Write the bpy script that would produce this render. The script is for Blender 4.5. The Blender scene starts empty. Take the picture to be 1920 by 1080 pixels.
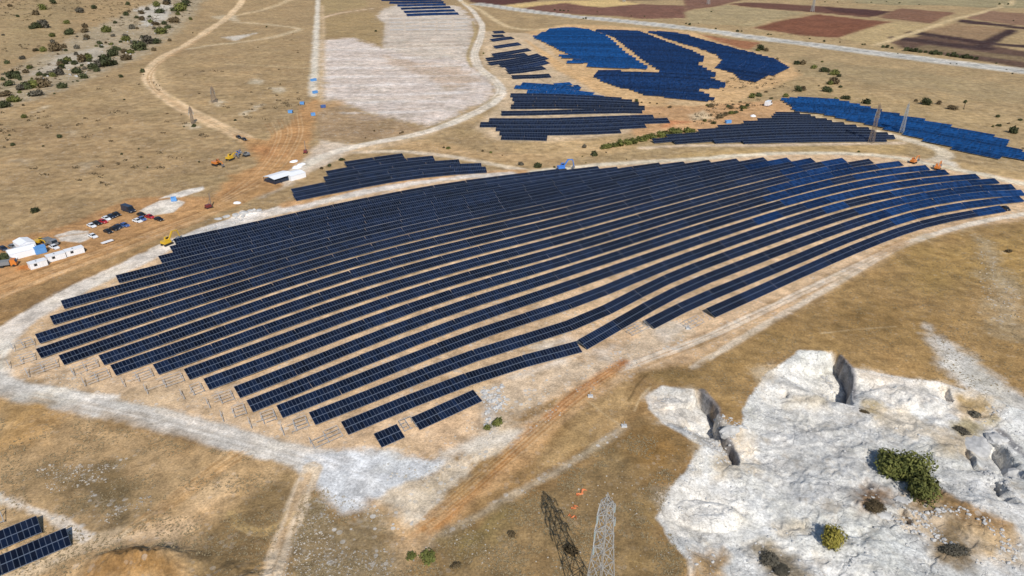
import bpy, bmesh, math, random
import numpy as np
from mathutils import Vector, Matrix
rnd = random.Random(7)
RAD = math.radians
scene = bpy.context.scene
C = scene.collection

# ------------------------------------------------------------------ camera, sky, sun, exposure
CAM_H, PITCH, FPX = 105.0, RAD(27.0), 1297.0          # drone height, downward pitch, focal length in 1920-px units
cam_d = bpy.data.cameras.new("camera"); cam = bpy.data.objects.new("camera", cam_d); C.objects.link(cam)
cam_d.sensor_width = 36.0; cam_d.lens = 36.0 * FPX / 1920.0
cam_d.clip_start = 1.0; cam_d.clip_end = 30000.0
cam.location = (0, 0, CAM_H); cam.rotation_euler = (math.pi / 2 - PITCH, 0, 0)
scene.camera = cam

SUN_EL, SHADOW_DIR = RAD(42.0), Vector((-0.24, 0.97))
SHADOW_DIR.normalize()
world = bpy.data.worlds.new("World"); scene.world = world; world.use_nodes = True
wn = world.node_tree.nodes; wl = world.node_tree.links; wn.clear()
w_out = wn.new("ShaderNodeOutputWorld"); w_bg = wn.new("ShaderNodeBackground"); w_sky = wn.new("ShaderNodeTexSky")
w_sky.sky_type = 'NISHITA'; w_sky.sun_disc = False; w_sky.sun_elevation = SUN_EL
w_sky.sun_rotation = math.atan2(-SHADOW_DIR.x, -SHADOW_DIR.y)
w_sky.altitude = 600; w_sky.air_density = 1.0; w_sky.dust_density = 0.6; w_sky.ozone_density = 2.5
w_bg.inputs['Strength'].default_value = 0.09
wl.new(w_sky.outputs[0], w_bg.inputs[0]); wl.new(w_bg.outputs[0], w_out.inputs[0])
sun_d = bpy.data.lights.new("sun", 'SUN'); sun = bpy.data.objects.new("sun", sun_d); C.objects.link(sun)
sun_d.energy = 3.9; sun_d.angle = RAD(0.5); sun_d.color = (1.0, 0.965, 0.91)
ldir = Vector((SHADOW_DIR.x * math.cos(SUN_EL), SHADOW_DIR.y * math.cos(SUN_EL), -math.sin(SUN_EL)))
sun.rotation_euler = ldir.to_track_quat('-Z', 'Y').to_euler(); sun.location = (60, -120, 200)
vs = scene.view_settings
scene.display_settings.display_device = 'sRGB'
vs.view_transform = 'Standard'; vs.look = 'None'; vs.exposure = 0.12; vs.gamma = 1.0; vs.use_curve_mapping = False
try: scene.cycles.filter_width = 1.55
except Exception: pass

# ------------------------------------------------------------------ helpers
def lin(c):
    return tuple((v / 12.92 if v <= 0.04045 else ((v + 0.055) / 1.055) ** 2.4) for v in (x / 255.0 for x in c))

def tag(o, label=None, cat=None, group=None, kind=None):
    if label: o["label"] = label
    if cat: o["category"] = cat
    if group: o["group"] = group
    if kind: o["kind"] = kind
    return o

def hash2(ix, iy, seed):
    h = (ix.astype(np.int64) * 374761393 + iy.astype(np.int64) * 668265263 + seed * 974634777) & 0xffffffff
    h = ((h ^ (h >> 13)) * 1274126177) & 0xffffffff
    return ((h ^ (h >> 16)) & 0xffff) / 65535.0

def vnoise(x, y, seed=0):
    ix = np.floor(x); iy = np.floor(y); fx = x - ix; fy = y - iy
    fx = fx * fx * (3 - 2 * fx); fy = fy * fy * (3 - 2 * fy)
    a = hash2(ix, iy, seed); b = hash2(ix + 1, iy, seed); c = hash2(ix, iy + 1, seed); d = hash2(ix + 1, iy + 1, seed)
    return ((a * (1 - fx) + b * fx) * (1 - fy) + (c * (1 - fx) + d * fx) * fy) * 2 - 1

def fbm(x, y, seed=0, octv=4, gain=0.5):
    s = 0.0; a = 1.0; t = 0.0
    for o in range(octv):
        s = s + a * vnoise(x, y, seed + o * 17); t += a; a *= gain; x = x * 2.03 + 11.3; y = y * 2.03 - 7.1
    return s / t

def sstep(a, b, x):
    t = np.clip((x - a) / (b - a), 0, 1); return t * t * (3 - 2 * t)

SP, CP = math.sin(PITCH), math.cos(PITCH)
def ray(px, py):
    u = (px - 960.0) / FPX; t = (py - 540.0) / FPX
    return np.array([u, CP - t * SP, -SP - t * CP])
def P0(px, py):                       # where a sight line meets the level plane z = 0
    d = ray(px, py); k = CAM_H / -d[2]; return np.array([d[0] * k, d[1] * k])

def seg_dist(x, y, pts, closed=False):
    """distance to a polyline, signed side of nearest segment and arc length there"""
    best = np.full(x.shape, 1e18); side = np.zeros(x.shape); arc = np.zeros(x.shape); s0 = 0.0
    n = len(pts); m = n if closed else n - 1
    for i in range(m):
        ax, ay = pts[i]; bx, by = pts[(i + 1) % n]; dx, dy = bx - ax, by - ay; L2 = dx * dx + dy * dy + 1e-12
        t = np.clip(((x - ax) * dx + (y - ay) * dy) / L2, 0, 1)
        ex = x - ax - t * dx; ey = y - ay - t * dy; d2 = ex * ex + ey * ey
        k = d2 < best
        best = np.where(k, d2, best); side = np.where(k, dx * (y - ay) - dy * (x - ax), side)
        L = math.sqrt(L2); arc = np.where(k, s0 + t * L, arc); s0 += L
    return np.sqrt(best), side, arc, s0

def inside(x, y, pts):
    r = np.zeros(x.shape, bool); n = len(pts); j = n - 1
    for i in range(n):
        xi, yi = pts[i]; xj, yj = pts[j]
        c = (yi > y) != (yj > y)
        if yi != yj: r ^= c & (x < (xj - xi) * (y - yi) / (yj - yi) + xi)
        j = i
    return r

# ------------------------------------------------------------------ relief
QUARRY = [(1212, 742), (1240, 724), (1300, 731), (1322, 748), (1350, 778), (1386, 806), (1393, 770), (1402, 742), (1445, 692), (1500, 656), (1560, 657), (1597, 690),
          (1680, 706), (1760, 716), (1800, 728), (1850, 740), (1960, 790), (2250, 900), (2300, 1250), (1300, 1250), (1290, 1050), (1250, 1012), (1230, 972), (1252, 925), (1285, 880),
          (1310, 835), (1245, 795), (1215, 765)]
QW = [tuple(P0(*p)) for p in QUARRY]
SCARPS = [([(1356, 812), (1346, 780), (1332, 754), (1317, 737), (1300, 730)], 5.0, 5.0),
          ([(1604, 752), (1601, 722), (1594, 692), (1576, 666), (1552, 656)], 6.5, 7.0),
          ([(1392, 868), (1374, 834), (1360, 806), (1353, 790)], 3.6, 1.6),
          ([(1945, 880), (1920, 852), (1896, 828), (1872, 806)], 5.5, 4.5), ([(1915, 930), (1892, 900), (1880, 880)], 3.5, 3.0),
          ([(1790, 746), (1780, 724)], 2.5, 2.0), ([(1330, 1092), (1312, 1076), (1298, 1062)], 2.5, 2.0),
          ([(1845, 868), (1830, 842), (1812, 820)], 2.2, 2.0), ([(1640, 905), (1622, 886), (1606, 872)], 1.4, 1.5),
          ([(1722, 972), (1712, 955), (1700, 940)], 1.6, 2.0), ([(1480, 745), (1470, 730)], 1.0, 2.0), ([(1530, 990), (1515, 965)], .8, 2.0)]
SCW = [([tuple(P0(*p)) for p in s], d, r) for s, d, r in SCARPS]
DOMES = [(P0(1478, 728), 9, 6.5, 1.6), (P0(1330, 955), 6.5, 4, 1.5), (P0(1262, 765), 6, 4.5, 1.2), (P0(1700, 740), 12, 5, 1.4), (P0(1410, 880), 6, 3.5, .7), (P0(1800, 840), 6, 4, 1.0), (P0(1650, 700), 8, 3, 1.0)]
qx = [p[0] for p in QW]; qy = [p[1] for p in QW]
HEAPS = [((248, 1060), 8, 3.6, 2.6), ((305, 1064), 7, 3.6, 2.0), ((450, 402), 9, 3, 1.6), ((1655, 940), 4.5, 2.5, 1.0), ((480, 1105), 10, 6, 2.0)]
HPW = [(P0(*p), a, b, h) for p, a, b, h in HEAPS]

def terrain(x, y):
    x = np.asarray(x, float); y = np.asarray(y, float)
    z = 0.95 * fbm(x / 60, y / 60, 3, 3) + 0.08 * fbm(x / 5, y / 5, 5, 3)
    far = sstep(350, 1100, y)
    z = z + far * 5.0 * fbm(x / 260, y / 260, 9, 3) + 24 * np.exp(-(((x + 690) / 260) ** 2 + ((y - 1150) / 420) ** 2))
    r = np.hypot(x, y); z = z + sstep(2500, 8000, r) * 60 * (0.6 + fbm(x / 1500, y / 1500, 21, 3))
    left = np.exp(-(((x + 330) / 160) ** 2 + ((y - 560) / 200) ** 2)); z = z + 4.5 * left
    for c, a, b, h in HPW:
        z = z + h * np.exp(-((x - c[0]) / a) ** 2 - ((y - c[1]) / b) ** 2) * (1 + 0.5 * fbm(x / 2.5, y / 2.5, 31, 3))
    k = (x > min(qx) - 25) & (x < max(qx) + 25) & (y > min(qy) - 25) & (y < max(qy) + 25)
    if k.any():
        xs, ys = x[k], y[k]; dz = np.zeros(xs.shape)
        wx = xs + 1.0 * fbm(xs / 3.5, ys / 3.5, 41, 2); wy = ys
        ins = inside(xs, ys, QW); d, _, _, _ = seg_dist(xs, ys, QW, True); d = np.where(ins, d, 0)
        dep = sstep(0, 7, d)
        rg = 1 - np.abs(fbm(xs / 5.0, ys / 5.0, 51, 4)) * 2
        dz -= dep * 2.2; dz += dep * (0.8 * fbm(xs / 10, ys / 10, 47, 3) + 0.5 * rg * sstep(-.15, .35, fbm(xs / 14, ys / 14, 57, 2)) + 0.14 * fbm(xs / 1.3, ys / 1.3, 53, 4, .6))
        for c, rx_, ry_, hh in DOMES:
            q2 = ((xs - c[0]) / rx_) ** 2 + ((ys - c[1]) / ry_) ** 2; dz += dep * hh * np.clip(1.15 - q2 + .25 * fbm(xs / 4, ys / 4, 59, 3), 0, 1) ** .6
        led = fbm(xs / 12 + .4 * fbm(xs / 3, ys / 3, 73, 2), ys / 12, 71, 3) * 3.2; dz += dep * .3 * (np.floor(led) + sstep(.35, .65, led - np.floor(led)))
        for pts, depth, ramp in SCW:
            ex = [p[0] for p in pts]; ey = [p[1] for p in pts]
            b = (xs > min(ex) - 30) & (xs < max(ex) + 30) & (ys > min(ey) - 30) & (ys < max(ey) + 30)
            dd, sd, arc, tot = seg_dist(wx[b], wy[b], pts)
            tp = sstep(0, 0.22 * tot, arc) * sstep(0, 0.22 * tot, tot - arc)
            sg = np.where(sd > 0, dd, -dd); dz[b] -= depth * sstep(-.3, .3, sg) * np.exp(-np.maximum(sg, 0) / ramp) * tp
        z = z.copy(); z[k] += dz
    return z

def tz(x, y): return float(terrain(np.array([x]), np.array([y]))[0])

def P(px, py, h=0.0):
    """world point on the ground (raised by h) seen along this sight line of the drone"""
    d = ray(px, py)
    if d[2] > -0.01: d[2] = -0.01
    k = (CAM_H - h) / -d[2]
    for _ in range(14):
        z = tz(d[0] * k, d[1] * k) + h
        kn = (CAM_H - z) / -d[2]
        if abs(kn - k) < 0.02: k = kn; break
        k = k + 0.7 * (kn - k)
    x, y = d[0] * k, d[1] * k
    return Vector((x, y, tz(x, y) + h))
def ppm(px, py):                     # photo pixels per metre at that spot
    d = ray(px, py); return FPX * -d[2] / CAM_H
def gdir(px, py, dx, dy):
    a = P(px, py); b = P(px + dx, py + dy); return math.atan2(b.y - a.y, b.x - a.x)

# ------------------------------------------------------------------ node material helper
class NT:
    def __init__(s, name):
        s.m = bpy.data.materials.new(name); s.m.use_nodes = True; s.t = s.m.node_tree; s.t.nodes.clear()
        s.out = s.n("ShaderNodeOutputMaterial"); s.b = s.n("ShaderNodeBsdfPrincipled"); s.l(s.b.outputs[0], s.out.inputs[0])
    def n(s, ty, **kw):
        nd = s.t.nodes.new(ty)
        for k, v in kw.items():
            if k == 'ins':
                for i, val in v.items(): nd.inputs[i].default_value = val
            else: setattr(nd, k, v)
        return nd
    def l(s, a, b): s.t.links.new(a, b)
    def math(s, op, a, b=None, c=None, clamp=False):
        nd = s.n("ShaderNodeMath", operation=op, use_clamp=clamp)
        for i, v in enumerate((a, b, c)):
            if v is None: continue
            if isinstance(v, (int, float)): nd.inputs[i].default_value = v
            else: s.l(v, nd.inputs[i])
        return nd.outputs[0]
    def mix(s, f, a, b, mode='MIX'):
        nd = s.n("ShaderNodeMix", data_type='RGBA', blend_type=mode)
        for i, v in ((0, f), (6, a), (7, b)):
            if isinstance(v, (int, float)): nd.inputs[i].default_value = v
            elif isinstance(v, tuple): nd.inputs[i].default_value = (*v[:3], 1)
            else: s.l(v, nd.inputs[i])
        return nd.outputs[2]
    def noise(s, vec, scale, detail=4, rough=0.55, dist=0.0):
        nd = s.n("ShaderNodeTexNoise", ins={'Scale': scale, 'Detail': detail, 'Roughness': rough, 'Distortion': dist}); s.l(vec, nd.inputs['Vector']); return nd.outputs[0]
    def rng(s, v, a, b, c, d, smooth=False):
        nd = s.n("ShaderNodeMapRange", ins={1: a, 2: b, 3: c, 4: d}); nd.clamp = True
        if smooth: nd.interpolation_type = 'SMOOTHSTEP'
        s.l(v, nd.inputs[0]); return nd.outputs[0]
    def pos(s): return s.n("ShaderNodeNewGeometry").outputs['Position']

def simple(name, col, rough=0.6, metal=0.0, var=0.12, scale=3.0, spec=0.5):
    t = NT(name); g = t.n("ShaderNodeTexCoord").outputs['Object']
    f = t.rng(t.noise(g, scale, 5), 0.3, 0.7, 1 - var, 1 + var)
    c = t.mix(1.0, tuple(col), (1, 1, 1), 'MULTIPLY'); nd = t.n("ShaderNodeVectorMath", operation='SCALE'); t.l(c, nd.inputs[0]); t.l(f, nd.inputs['Scale'])
    t.l(nd.outputs[0], t.b.inputs['Base Color']); t.b.inputs['Roughness'].default_value = rough; t.b.inputs['Metallic'].default_value = metal
    t.b.inputs['Specular IOR Level'].default_value = spec
    return t.m

def mesh_obj(name, verts, faces, mats, parent=None, fmat=None, smooth=False):
    me = bpy.data.meshes.new(name); me.from_pydata([tuple(v) for v in verts], [], faces)
    for m in (mats if isinstance(mats, (list, tuple)) else [mats]): me.materials.append(m)
    if fmat is not None: me.polygons.foreach_set('material_index', fmat)
    if smooth: me.polygons.foreach_set('use_smooth', [True] * len(faces))
    me.update()
    o = bpy.data.objects.new(name, me); C.objects.link(o)
    if parent: o.parent = parent
    return o
def empty(name, loc, rz=0.0):
    o = bpy.data.objects.new(name, None); C.objects.link(o); o.location = loc; o.rotation_euler = (0, 0, rz); o.empty_display_size = 0.5; return o

class MB:
    """collects boxes, bars, prisms into one mesh"""
    def __init__(s): s.v = []; s.f = []; s.mi = []
    def add(s, verts, faces, mi=0):
        o = len(s.v); s.v += [tuple(v) for v in verts]; s.f += [tuple(i + o for i in f) for f in faces]; s.mi += [mi] * len(faces)
    def box(s, x0, x1, y0, y1, z0, z1, mi=0, rz=0.0, c=(0, 0), taper=0.0):
        t = taper
        vs_ = [(x0, y0, z0), (x1, y0, z0), (x1, y1, z0), (x0, y1, z0), (x0 + t, y0 + t, z1), (x1 - t, y0 + t, z1), (x1 - t, y1 - t, z1), (x0 + t, y1 - t, z1)]
        if rz: vs_ = [(c[0] + (x - c[0]) * math.cos(rz) - (y - c[1]) * math.sin(rz), c[1] + (x - c[0]) * math.sin(rz) + (y - c[1]) * math.cos(rz), z) for x, y, z in vs_]
        s.add(vs_, [(0, 3, 2, 1), (4, 5, 6, 7), (0, 1, 5, 4), (1, 2, 6, 5), (2, 3, 7, 6), (3, 0, 4, 7)], mi)
    def bar(s, a, b, w=0.1, h=None, mi=0):
        a = Vector(a); b = Vector(b); d = (b - a)
        if d.length < 1e-6: return
        d.normalize(); up = Vector((0, 0, 1)) if abs(d.z) < 0.95 else Vector((1, 0, 0))
        r = d.cross(up).normalized() * (w / 2); u = r.cross(d).normalized() * ((h or w) / 2)
        s.add([a - r - u, a + r - u, a + r + u, a - r + u, b - r - u, b + r - u, b + r + u, b - r + u], [(0, 1, 2, 3), (7, 6, 5, 4), (0, 4, 5, 1), (1, 5, 6, 2), (2, 6, 7, 3), (3, 7, 4, 0)], mi)
    def cyl(s, c, axis, r, L, n=10, mi=0):
        ax = Vector(axis).normalized(); up = Vector((0, 0, 1)) if abs(ax.z) < 0.9 else Vector((1, 0, 0)); u = ax.cross(up).normalized(); w = ax.cross(u)
        c = Vector(c); vs_ = []
        for e in (-L / 2, L / 2):
            for i in range(n): a = 2 * math.pi * i / n; vs_.append(c + ax * e + u * (r * math.cos(a)) + w * (r * math.sin(a)))
        s.add(vs_, [tuple(range(n))[::-1], tuple(range(n, 2 * n))] + [(i, (i + 1) % n, n + (i + 1) % n, n + i) for i in range(n)], mi)
    def prism(s, prof, y0, y1, mi=0):
        """profile in x,z extruded along y"""
        n = len(prof); vs_ = [(x, y0, z) for x, z in prof] + [(x, y1, z) for x, z in prof]
        s.add(vs_, [tuple(range(n)), tuple(range(2 * n - 1, n - 1, -1))] + [(i + n, (i + 1) % n + n, (i + 1) % n, i) for i in range(n)], mi)
    def build(s, name, mats, parent=None, smooth=False):
        return mesh_obj(name, s.v, s.f, mats, parent, s.mi, smooth)
# ------------------------------------------------------------------ the ground sheet: a fan of quads, finest where the valley floor lies in front of the drone
az = np.concatenate([np.linspace(-180, -50, 40)[:-1], np.linspace(-50, -43, 15)[:-1], np.linspace(-43, 43, 1120), np.linspace(43, 50, 15)[1:], np.linspace(50, 180, 40)[1:]])
dep = np.linspace(54, 4.05, 830)
rr = np.concatenate([[0.5, 12, 28, 45, 60], CAM_H / np.tan(np.radians(dep)), [1580, 1720, 1900, 2150, 2500, 3000, 3700, 4700, 6200, 8500, 12000]])
A, R = np.meshgrid(np.radians(az), rr)
GX = (R * np.sin(A)).ravel(); GY = (R * np.cos(A)).ravel(); GZ = terrain(GX, GY)
NA, NR = len(az), len(rr)
E1 = fbm(GX / 7.0, GY / 7.0, 61, 4); E2 = fbm(GX / 34.0, GY / 34.0, 67, 3); E3 = fbm(GX / 1.6, GY / 1.6, 71, 3)
col = np.zeros((GX.size, 3)); det = np.zeros((GX.size, 3)); frac = np.zeros(GX.size)
def setbase(c): return np.array(lin(c))
grass_l, grass_f, scrub = setbase((168, 141, 102)), setbase((172, 146, 106)), setbase((152, 120, 78))
tY = sstep(110, 330, GY)[:, None]; tX = sstep(-60, 120, GX)[:, None]
col[:] = scrub * (1 - tY) + (grass_l * (1 - tX) + grass_f * tX) * tY
det[:, 0] = 0.18; det[:, 1] = 0.45
owner = np.full(GX.size, -1, np.int32); owners = []

def _shape(pts): return [tuple(P(*p)[:2]) for p in pts]
def paint(pts, c, w=None, soft=1.5, amp=1.0, op=1.0, rocky=None, tufty=None, streak=None, own=None, raw=False, kindcol=None):
    """give a patch of ground (polygon, or a strip w metres wide along a line) its own earth colour; own = also a named sheet"""
    wp = _shape(pts); xs = [p[0] for p in wp]; ys = [p[1] for p in wp]
    if w is not None:                                     # smooth the line
        q = np.array(wp); dd = np.r_[0, np.cumsum(np.hypot(*np.diff(q, axis=0).T))]
        if len(q) > 2:
            s = np.linspace(0, dd[-1], max(8, int(len(q) * 5))); q2 = np.c_[np.interp(s, dd, q[:, 0]), np.interp(s, dd, q[:, 1])]
            for _ in range(4): q2[1:-1] = 0.25 * q2[:-2] + 0.5 * q2[1:-1] + 0.25 * q2[2:]
            wp = [tuple(v) for v in q2]
    m = (w or 0) + 3 * soft + 3 * amp + 2
    k = np.nonzero((GX > min(xs) - m) & (GX < max(xs) + m) & (GY > min(ys) - m) & (GY < max(ys) + m))[0]
    if not len(k): return
    x, y = GX[k], GY[k]
    d, _, _, _ = seg_dist(x, y, wp, w is None)
    e = amp * (1.3 * E1[k] + 0.7 * E2[k] + 0.5 * E3[k])
    if w is None: sd = np.where(inside(x, y, wp), d, -d) + e
    else: sd = w / 2 - d + e
    a = sstep(-soft, soft, sd) * op
    cc = np.array(lin(c)); col[k] = col[k] * (1 - a[:, None]) + cc * a[:, None]
    for i, v in enumerate((rocky, tufty, streak)):
        if v is not None: det[k, i] = det[k, i] * (1 - a) + v * a
    if own == 'quarry': frac[k] = a
    if own:
        kk = k[sd > 0]
        if len(kk): owner[kk] = len(owners); owners.append(own)

# -- far plain: fields and highway
paint([(870, -40), (1010, -40), (1010, 2), (925, 11), (880, 3)], (92, 58, 50), soft=5, amp=2, own='field', tufty=0, rocky=0)
paint([(1010, -40), (1560, -40), (1520, -2), (1400, -1), (1180, 2), (1010, 0)], (150, 122, 92), soft=6, amp=3, own='field')
paint([(1500, -50), (2300, -50), (2200, 40), (1920, 16), (1700, 10), (1560, 2)], (158, 144, 108), soft=8, amp=4, own='field', tufty=0.7)
paint([(915, 13), (1010, 4), (1150, -1), (1200, 7), (1130, 14), (985, 17)], (206, 176, 120), soft=5, amp=2, own='field', tufty=0, rocky=0)
paint([(955, 18), (1060, 5), (1130, 14), (1200, 8), (1285, 11), (1290, 34), (1200, 35), (1100, 28), (985, 21)], (124, 88, 72), soft=5, amp=2, own='field', tufty=0.1, rocky=0)
paint([(1280, -8), (1400, -4), (1355, 10), (1285, 20)], (128, 92, 74), soft=5, amp=2, own='field')
paint([(1284, 23), (1362, 9), (1512, 24), (1415, 50), (1290, 44)], (168, 148, 110), soft=5, amp=2, own='field')
paint([(1365, 8), (1400, 4), (1550, 12), (1676, 22), (1628, 33), (1500, 21)], (108, 74, 60), soft=5, amp=2, own='field', tufty=0, rocky=0)
paint([(1545, 14), (1676, 22), (1640, 31), (1560, 21)], (84, 56, 50), soft=5, amp=2, own='field')
paint([(1535, 27), (1672, 41), (1572, 71), (1500, 66), (1412, 52)], (126, 82, 60), soft=5, amp=2, own='field', tufty=0, rocky=0)
paint([(1680, 41), (1742, 46), (1640, 86), (1570, 73)], (182, 157, 113), soft=5, amp=2, own='field')
paint([(1690, 16), (1795, 24), (1745, 44), (1648, 33)], (130, 94, 72), soft=5, amp=2, own='field')
paint([(1790, 44), (1905, 56), (1845, 84), (1722, 62)], (150, 122, 90), soft=5, amp=2, own='field')
paint([(1800, 36), (2000, 60), (2000, 80), (1920, 55), (1795, 42)], (68, 46, 44), soft=4, amp=1, own='field')
paint([(1850, 20), (2060, 36), (2060, 62), (1880, 44), (1810, 34)], (140, 108, 84), soft=5, amp=2, own='field')
paint([(1668, 78), (1730, 66), (1850, 84), (1900, 92), (2050, 120), (2050, 150), (1700, 93)], (98, 74, 60), soft=5, amp=2, own='field')
paint([(1690, 72), (1840, 91)], (66, 46, 43), w=28, soft=4, amp=1)
paint([(1720, 62), (1852, 82), (2000, 92)], (66, 46, 43), w=26, soft=4, amp=1)
paint([(1897, 57), (1836, 89)], (66, 46, 43), w=14, soft=4, amp=1)
paint([(1640, 86), (1700, 66), (1760, 46), (1860, 17), (1920, -4)], (206, 180, 136), w=9, soft=3, amp=1, own='farm_track')
paint([(1740, 84), (1700, 93), (1830, 104), (2000, 130), (2000, 118)], (140, 120, 86), soft=4, amp=1, op=.7)
paint([(1205, 60), (1290, 61), (1425, 80), (1405, 93), (1340, 82), (1250, 66)], (160, 108, 74), soft=4, amp=1.5, own='field')
# -- gentle colour bands on the right-hand plain
paint([(1500, 110), (1700, 130), (1960, 170), (1960, 200), (1700, 165), (1500, 140)], (160, 140, 104), soft=14, amp=8, op=.6)
paint([(1540, 160), (1700, 185), (1960, 235), (1960, 255), (1700, 215), (1560, 180)], (184, 156, 112), soft=12, amp=8, op=.6)
paint([(1290, 285), (1500, 275), (1700, 272), (1700, 288), (1500, 286), (1250, 296)], (186, 156, 108), soft=3, amp=2)
paint([(1760, 300), (1960, 330), (1960, 350), (1800, 322)], (188, 158, 112), soft=3, amp=2)
# -- sandy earth round the far arrays
paint([(985, 60), (1060, 45), (1140, 48), (1300, 60), (1480, 118), (1500, 140), (1420, 175), (1350, 205), (1260, 240), (1150, 225), (1120, 180), (1040, 130), (990, 90)], (206, 168, 120), soft=5, amp=2, tufty=.1)
paint([(905, 58), (990, 62), (1050, 110), (1120, 170), (1240, 222), (1180, 250), (1040, 268), (930, 264), (890, 240), (940, 190), (930, 150), (905, 120)], (200, 174, 140), soft=4, amp=2, tufty=.1)
paint([(985, 75), (1060, 120), (1110, 150), (1200, 195), (1260, 215), (1230, 222), (1130, 178), (1040, 130)], (210, 170, 120), soft=4, amp=1, own='dirt_road')
paint([(1200, 200), (1330, 195), (1440, 190), (1480, 184), (1500, 200), (1440, 225), (1360, 240), (1300, 248), (1220, 262), (1180, 250)], (194, 152, 108), soft=4, amp=2, tufty=.2)
paint([(1320, 205), (1290, 215), (1300, 226), (1340, 222)], (214, 188, 150), soft=3, amp=1.5)
paint([(1250, 225), (1300, 228), (1240, 240)], (190, 130, 88), soft=3, amp=1.5)
paint([(1260, 186), (1340, 194), (1300, 200), (1250, 195)], (205, 172, 128), soft=3, amp=1)
paint([(1205, 278), (1300, 272), (1400, 273), (1500, 271), (1620, 269), (1690, 268)], (214, 190, 160), w=5, soft=2, amp=1, own='dirt_road')
paint([(1490, 214), (1540, 224), (1600, 238), (1660, 250), (1700, 262), (1740, 272), (1765, 282), (1778, 294), (1760, 303), (1700, 301), (1600, 296)], (216, 198, 170), w=7.5, soft=1.5, amp=1, own='dirt_road')
paint([(1490, 210), (1530, 215), (1600, 236), (1660, 252), (1650, 256), (1560, 232)], (206, 180, 140), soft=2, amp=1)
paint([(1765, 300), (1790, 304), (1800, 318), (1770, 318)], (218, 205, 184), soft=2, amp=1)
paint([(1400, 255), (1500, 250), (1560, 262)], (190, 160, 115), w=3, soft=1.5, amp=.5, op=.01)
# -- mid valley tracks
paint([(650, 285), (760, 283), (880, 298), (960, 315), (1010, 326)], (212, 192, 164), w=6, soft=1.5, amp=.7, own='dirt_road')
paint([(760, 265), (850, 285), (950, 292), (1060, 288), (1180, 270), (1240, 245)], (206, 172, 128), w=4, soft=2, amp=.7, op=.8)
paint([(730, 262), (800, 262), (900, 285), (1050, 292), (1050, 315), (950, 310), (850, 290), (740, 280)], (190, 156, 112), soft=3, amp=2, op=.7)
paint([(950, 270), (1100, 262), (1200, 262), (1180, 285), (1050, 300), (960, 285)], (196, 164, 118), soft=4, amp=2, op=.7)
# -- left hillside: rock band, outcrops
paint([(-80, 200), (0, 150), (60, 112), (150, 62), (250, 20), (330, -10), (385, -5), (330, 62), (262, 108), (170, 150), (80, 185), (0, 205)], (170, 153, 124), soft=8, amp=7, op=.8, rocky=.9, tufty=.8)
paint([(255, 15), (325, 5), (320, 35), (270, 50)], (204, 196, 182), soft=4, amp=6, op=.75, rocky=1)
paint([(110, 105), (200, 85), (180, 118), (60, 140)], (192, 180, 160), soft=5, amp=4, op=.7, rocky=1)
for q in ([(60, 212), (95, 195), (88, 205)], [(22, 300), (55, 298), (50, 306)], [(150, 305), (190, 300), (160, 318)], [(125, 248), (140, 245), (137, 256)], [(470, 148), (490, 146), (488, 158), (472, 156)],
          [(505, 165), (530, 162), (528, 175)], [(470, 200), (495, 196), (480, 207)], [(450, 212), (465, 208), (462, 216)], [(395, 190), (420, 192), (410, 200)], [(345, 232), (365, 228), (360, 240)]):
    paint(q, (206, 190, 162), soft=4, amp=4, op=.75, rocky=.8)
paint([(0, 240), (200, 205), (380, 300), (300, 350), (0, 350)], (164, 136, 98), soft=12, amp=10, op=.6, rocky=.3, tufty=.6)
paint([(0, 20), (200, -20), (120, 60), (0, 120)], (160, 138, 100), soft=14, amp=10, op=.6, tufty=.9)
# -- chalky cleared slope at the top, with dry meadow patches
paint([(603, 74), (660, 71), (704, 84), (717, 90), (722, 46), (700, 40), (720, 20), (748, 8), (860, 12), (888, 38), (884, 72), (878, 108), (905, 140), (930, 165), (922, 182), (880, 205), (800, 236), (772, 230), (700, 214), (640, 196), (604, 186)], (212, 196, 182), soft=7, amp=7, rocky=.8, tufty=.15, streak=.5, own='cleared_ground')
paint([(700, 40), (720, 16), (748, 8), (860, 12), (886, 38), (880, 108), (800, 112), (720, 92)], (204, 188, 168), soft=5, amp=3, op=.8, streak=.8)
paint([(720, 104), (790, 118), (860, 122), (900, 150), (840, 170), (790, 140), (730, 122)], (190, 164, 138), soft=5, amp=5, op=.75)
paint([(608, 34), (690, 20), (722, 44), (716, 88), (700, 80), (664, 70), (606, 68)], (166, 140, 98), soft=3, amp=2, own='meadow')
paint([(600, -10), (680, -20), (690, 12), (650, 18), (605, 30)], (166, 142, 100), soft=4, amp=2)
paint([(590, 205), (640, 198), (700, 218), (770, 234), (790, 245), (700, 262), (640, 272), (600, 262)], (166, 138, 104), soft=3, amp=2.5, rocky=.5, tufty=.7)
for i in range(24):
    yy = 92 + i * 5.6; xl = 610 + max(0, yy - 195) * 2.2; xr = (884 if yy < 115 else 905 if yy < 180 else 890 - (yy - 180) * 1.9)
    if xr - xl > 30: paint([(xl + (i % 3) * 8, yy + 2), (.5 * (xl + xr), yy + 2.5 * math.sin(i)), (xr - (i % 4) * 9, yy - 3)], (176, 156, 136) if i % 3 else (228, 222, 214), w=5, soft=3, amp=4, op=.42)
for i in range(9):
    yy = 30 + i * 7
    paint([(732 - i, yy + 1), (880, yy - 1)], (166, 142, 122), w=7, soft=4, amp=3, op=.5)
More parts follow.
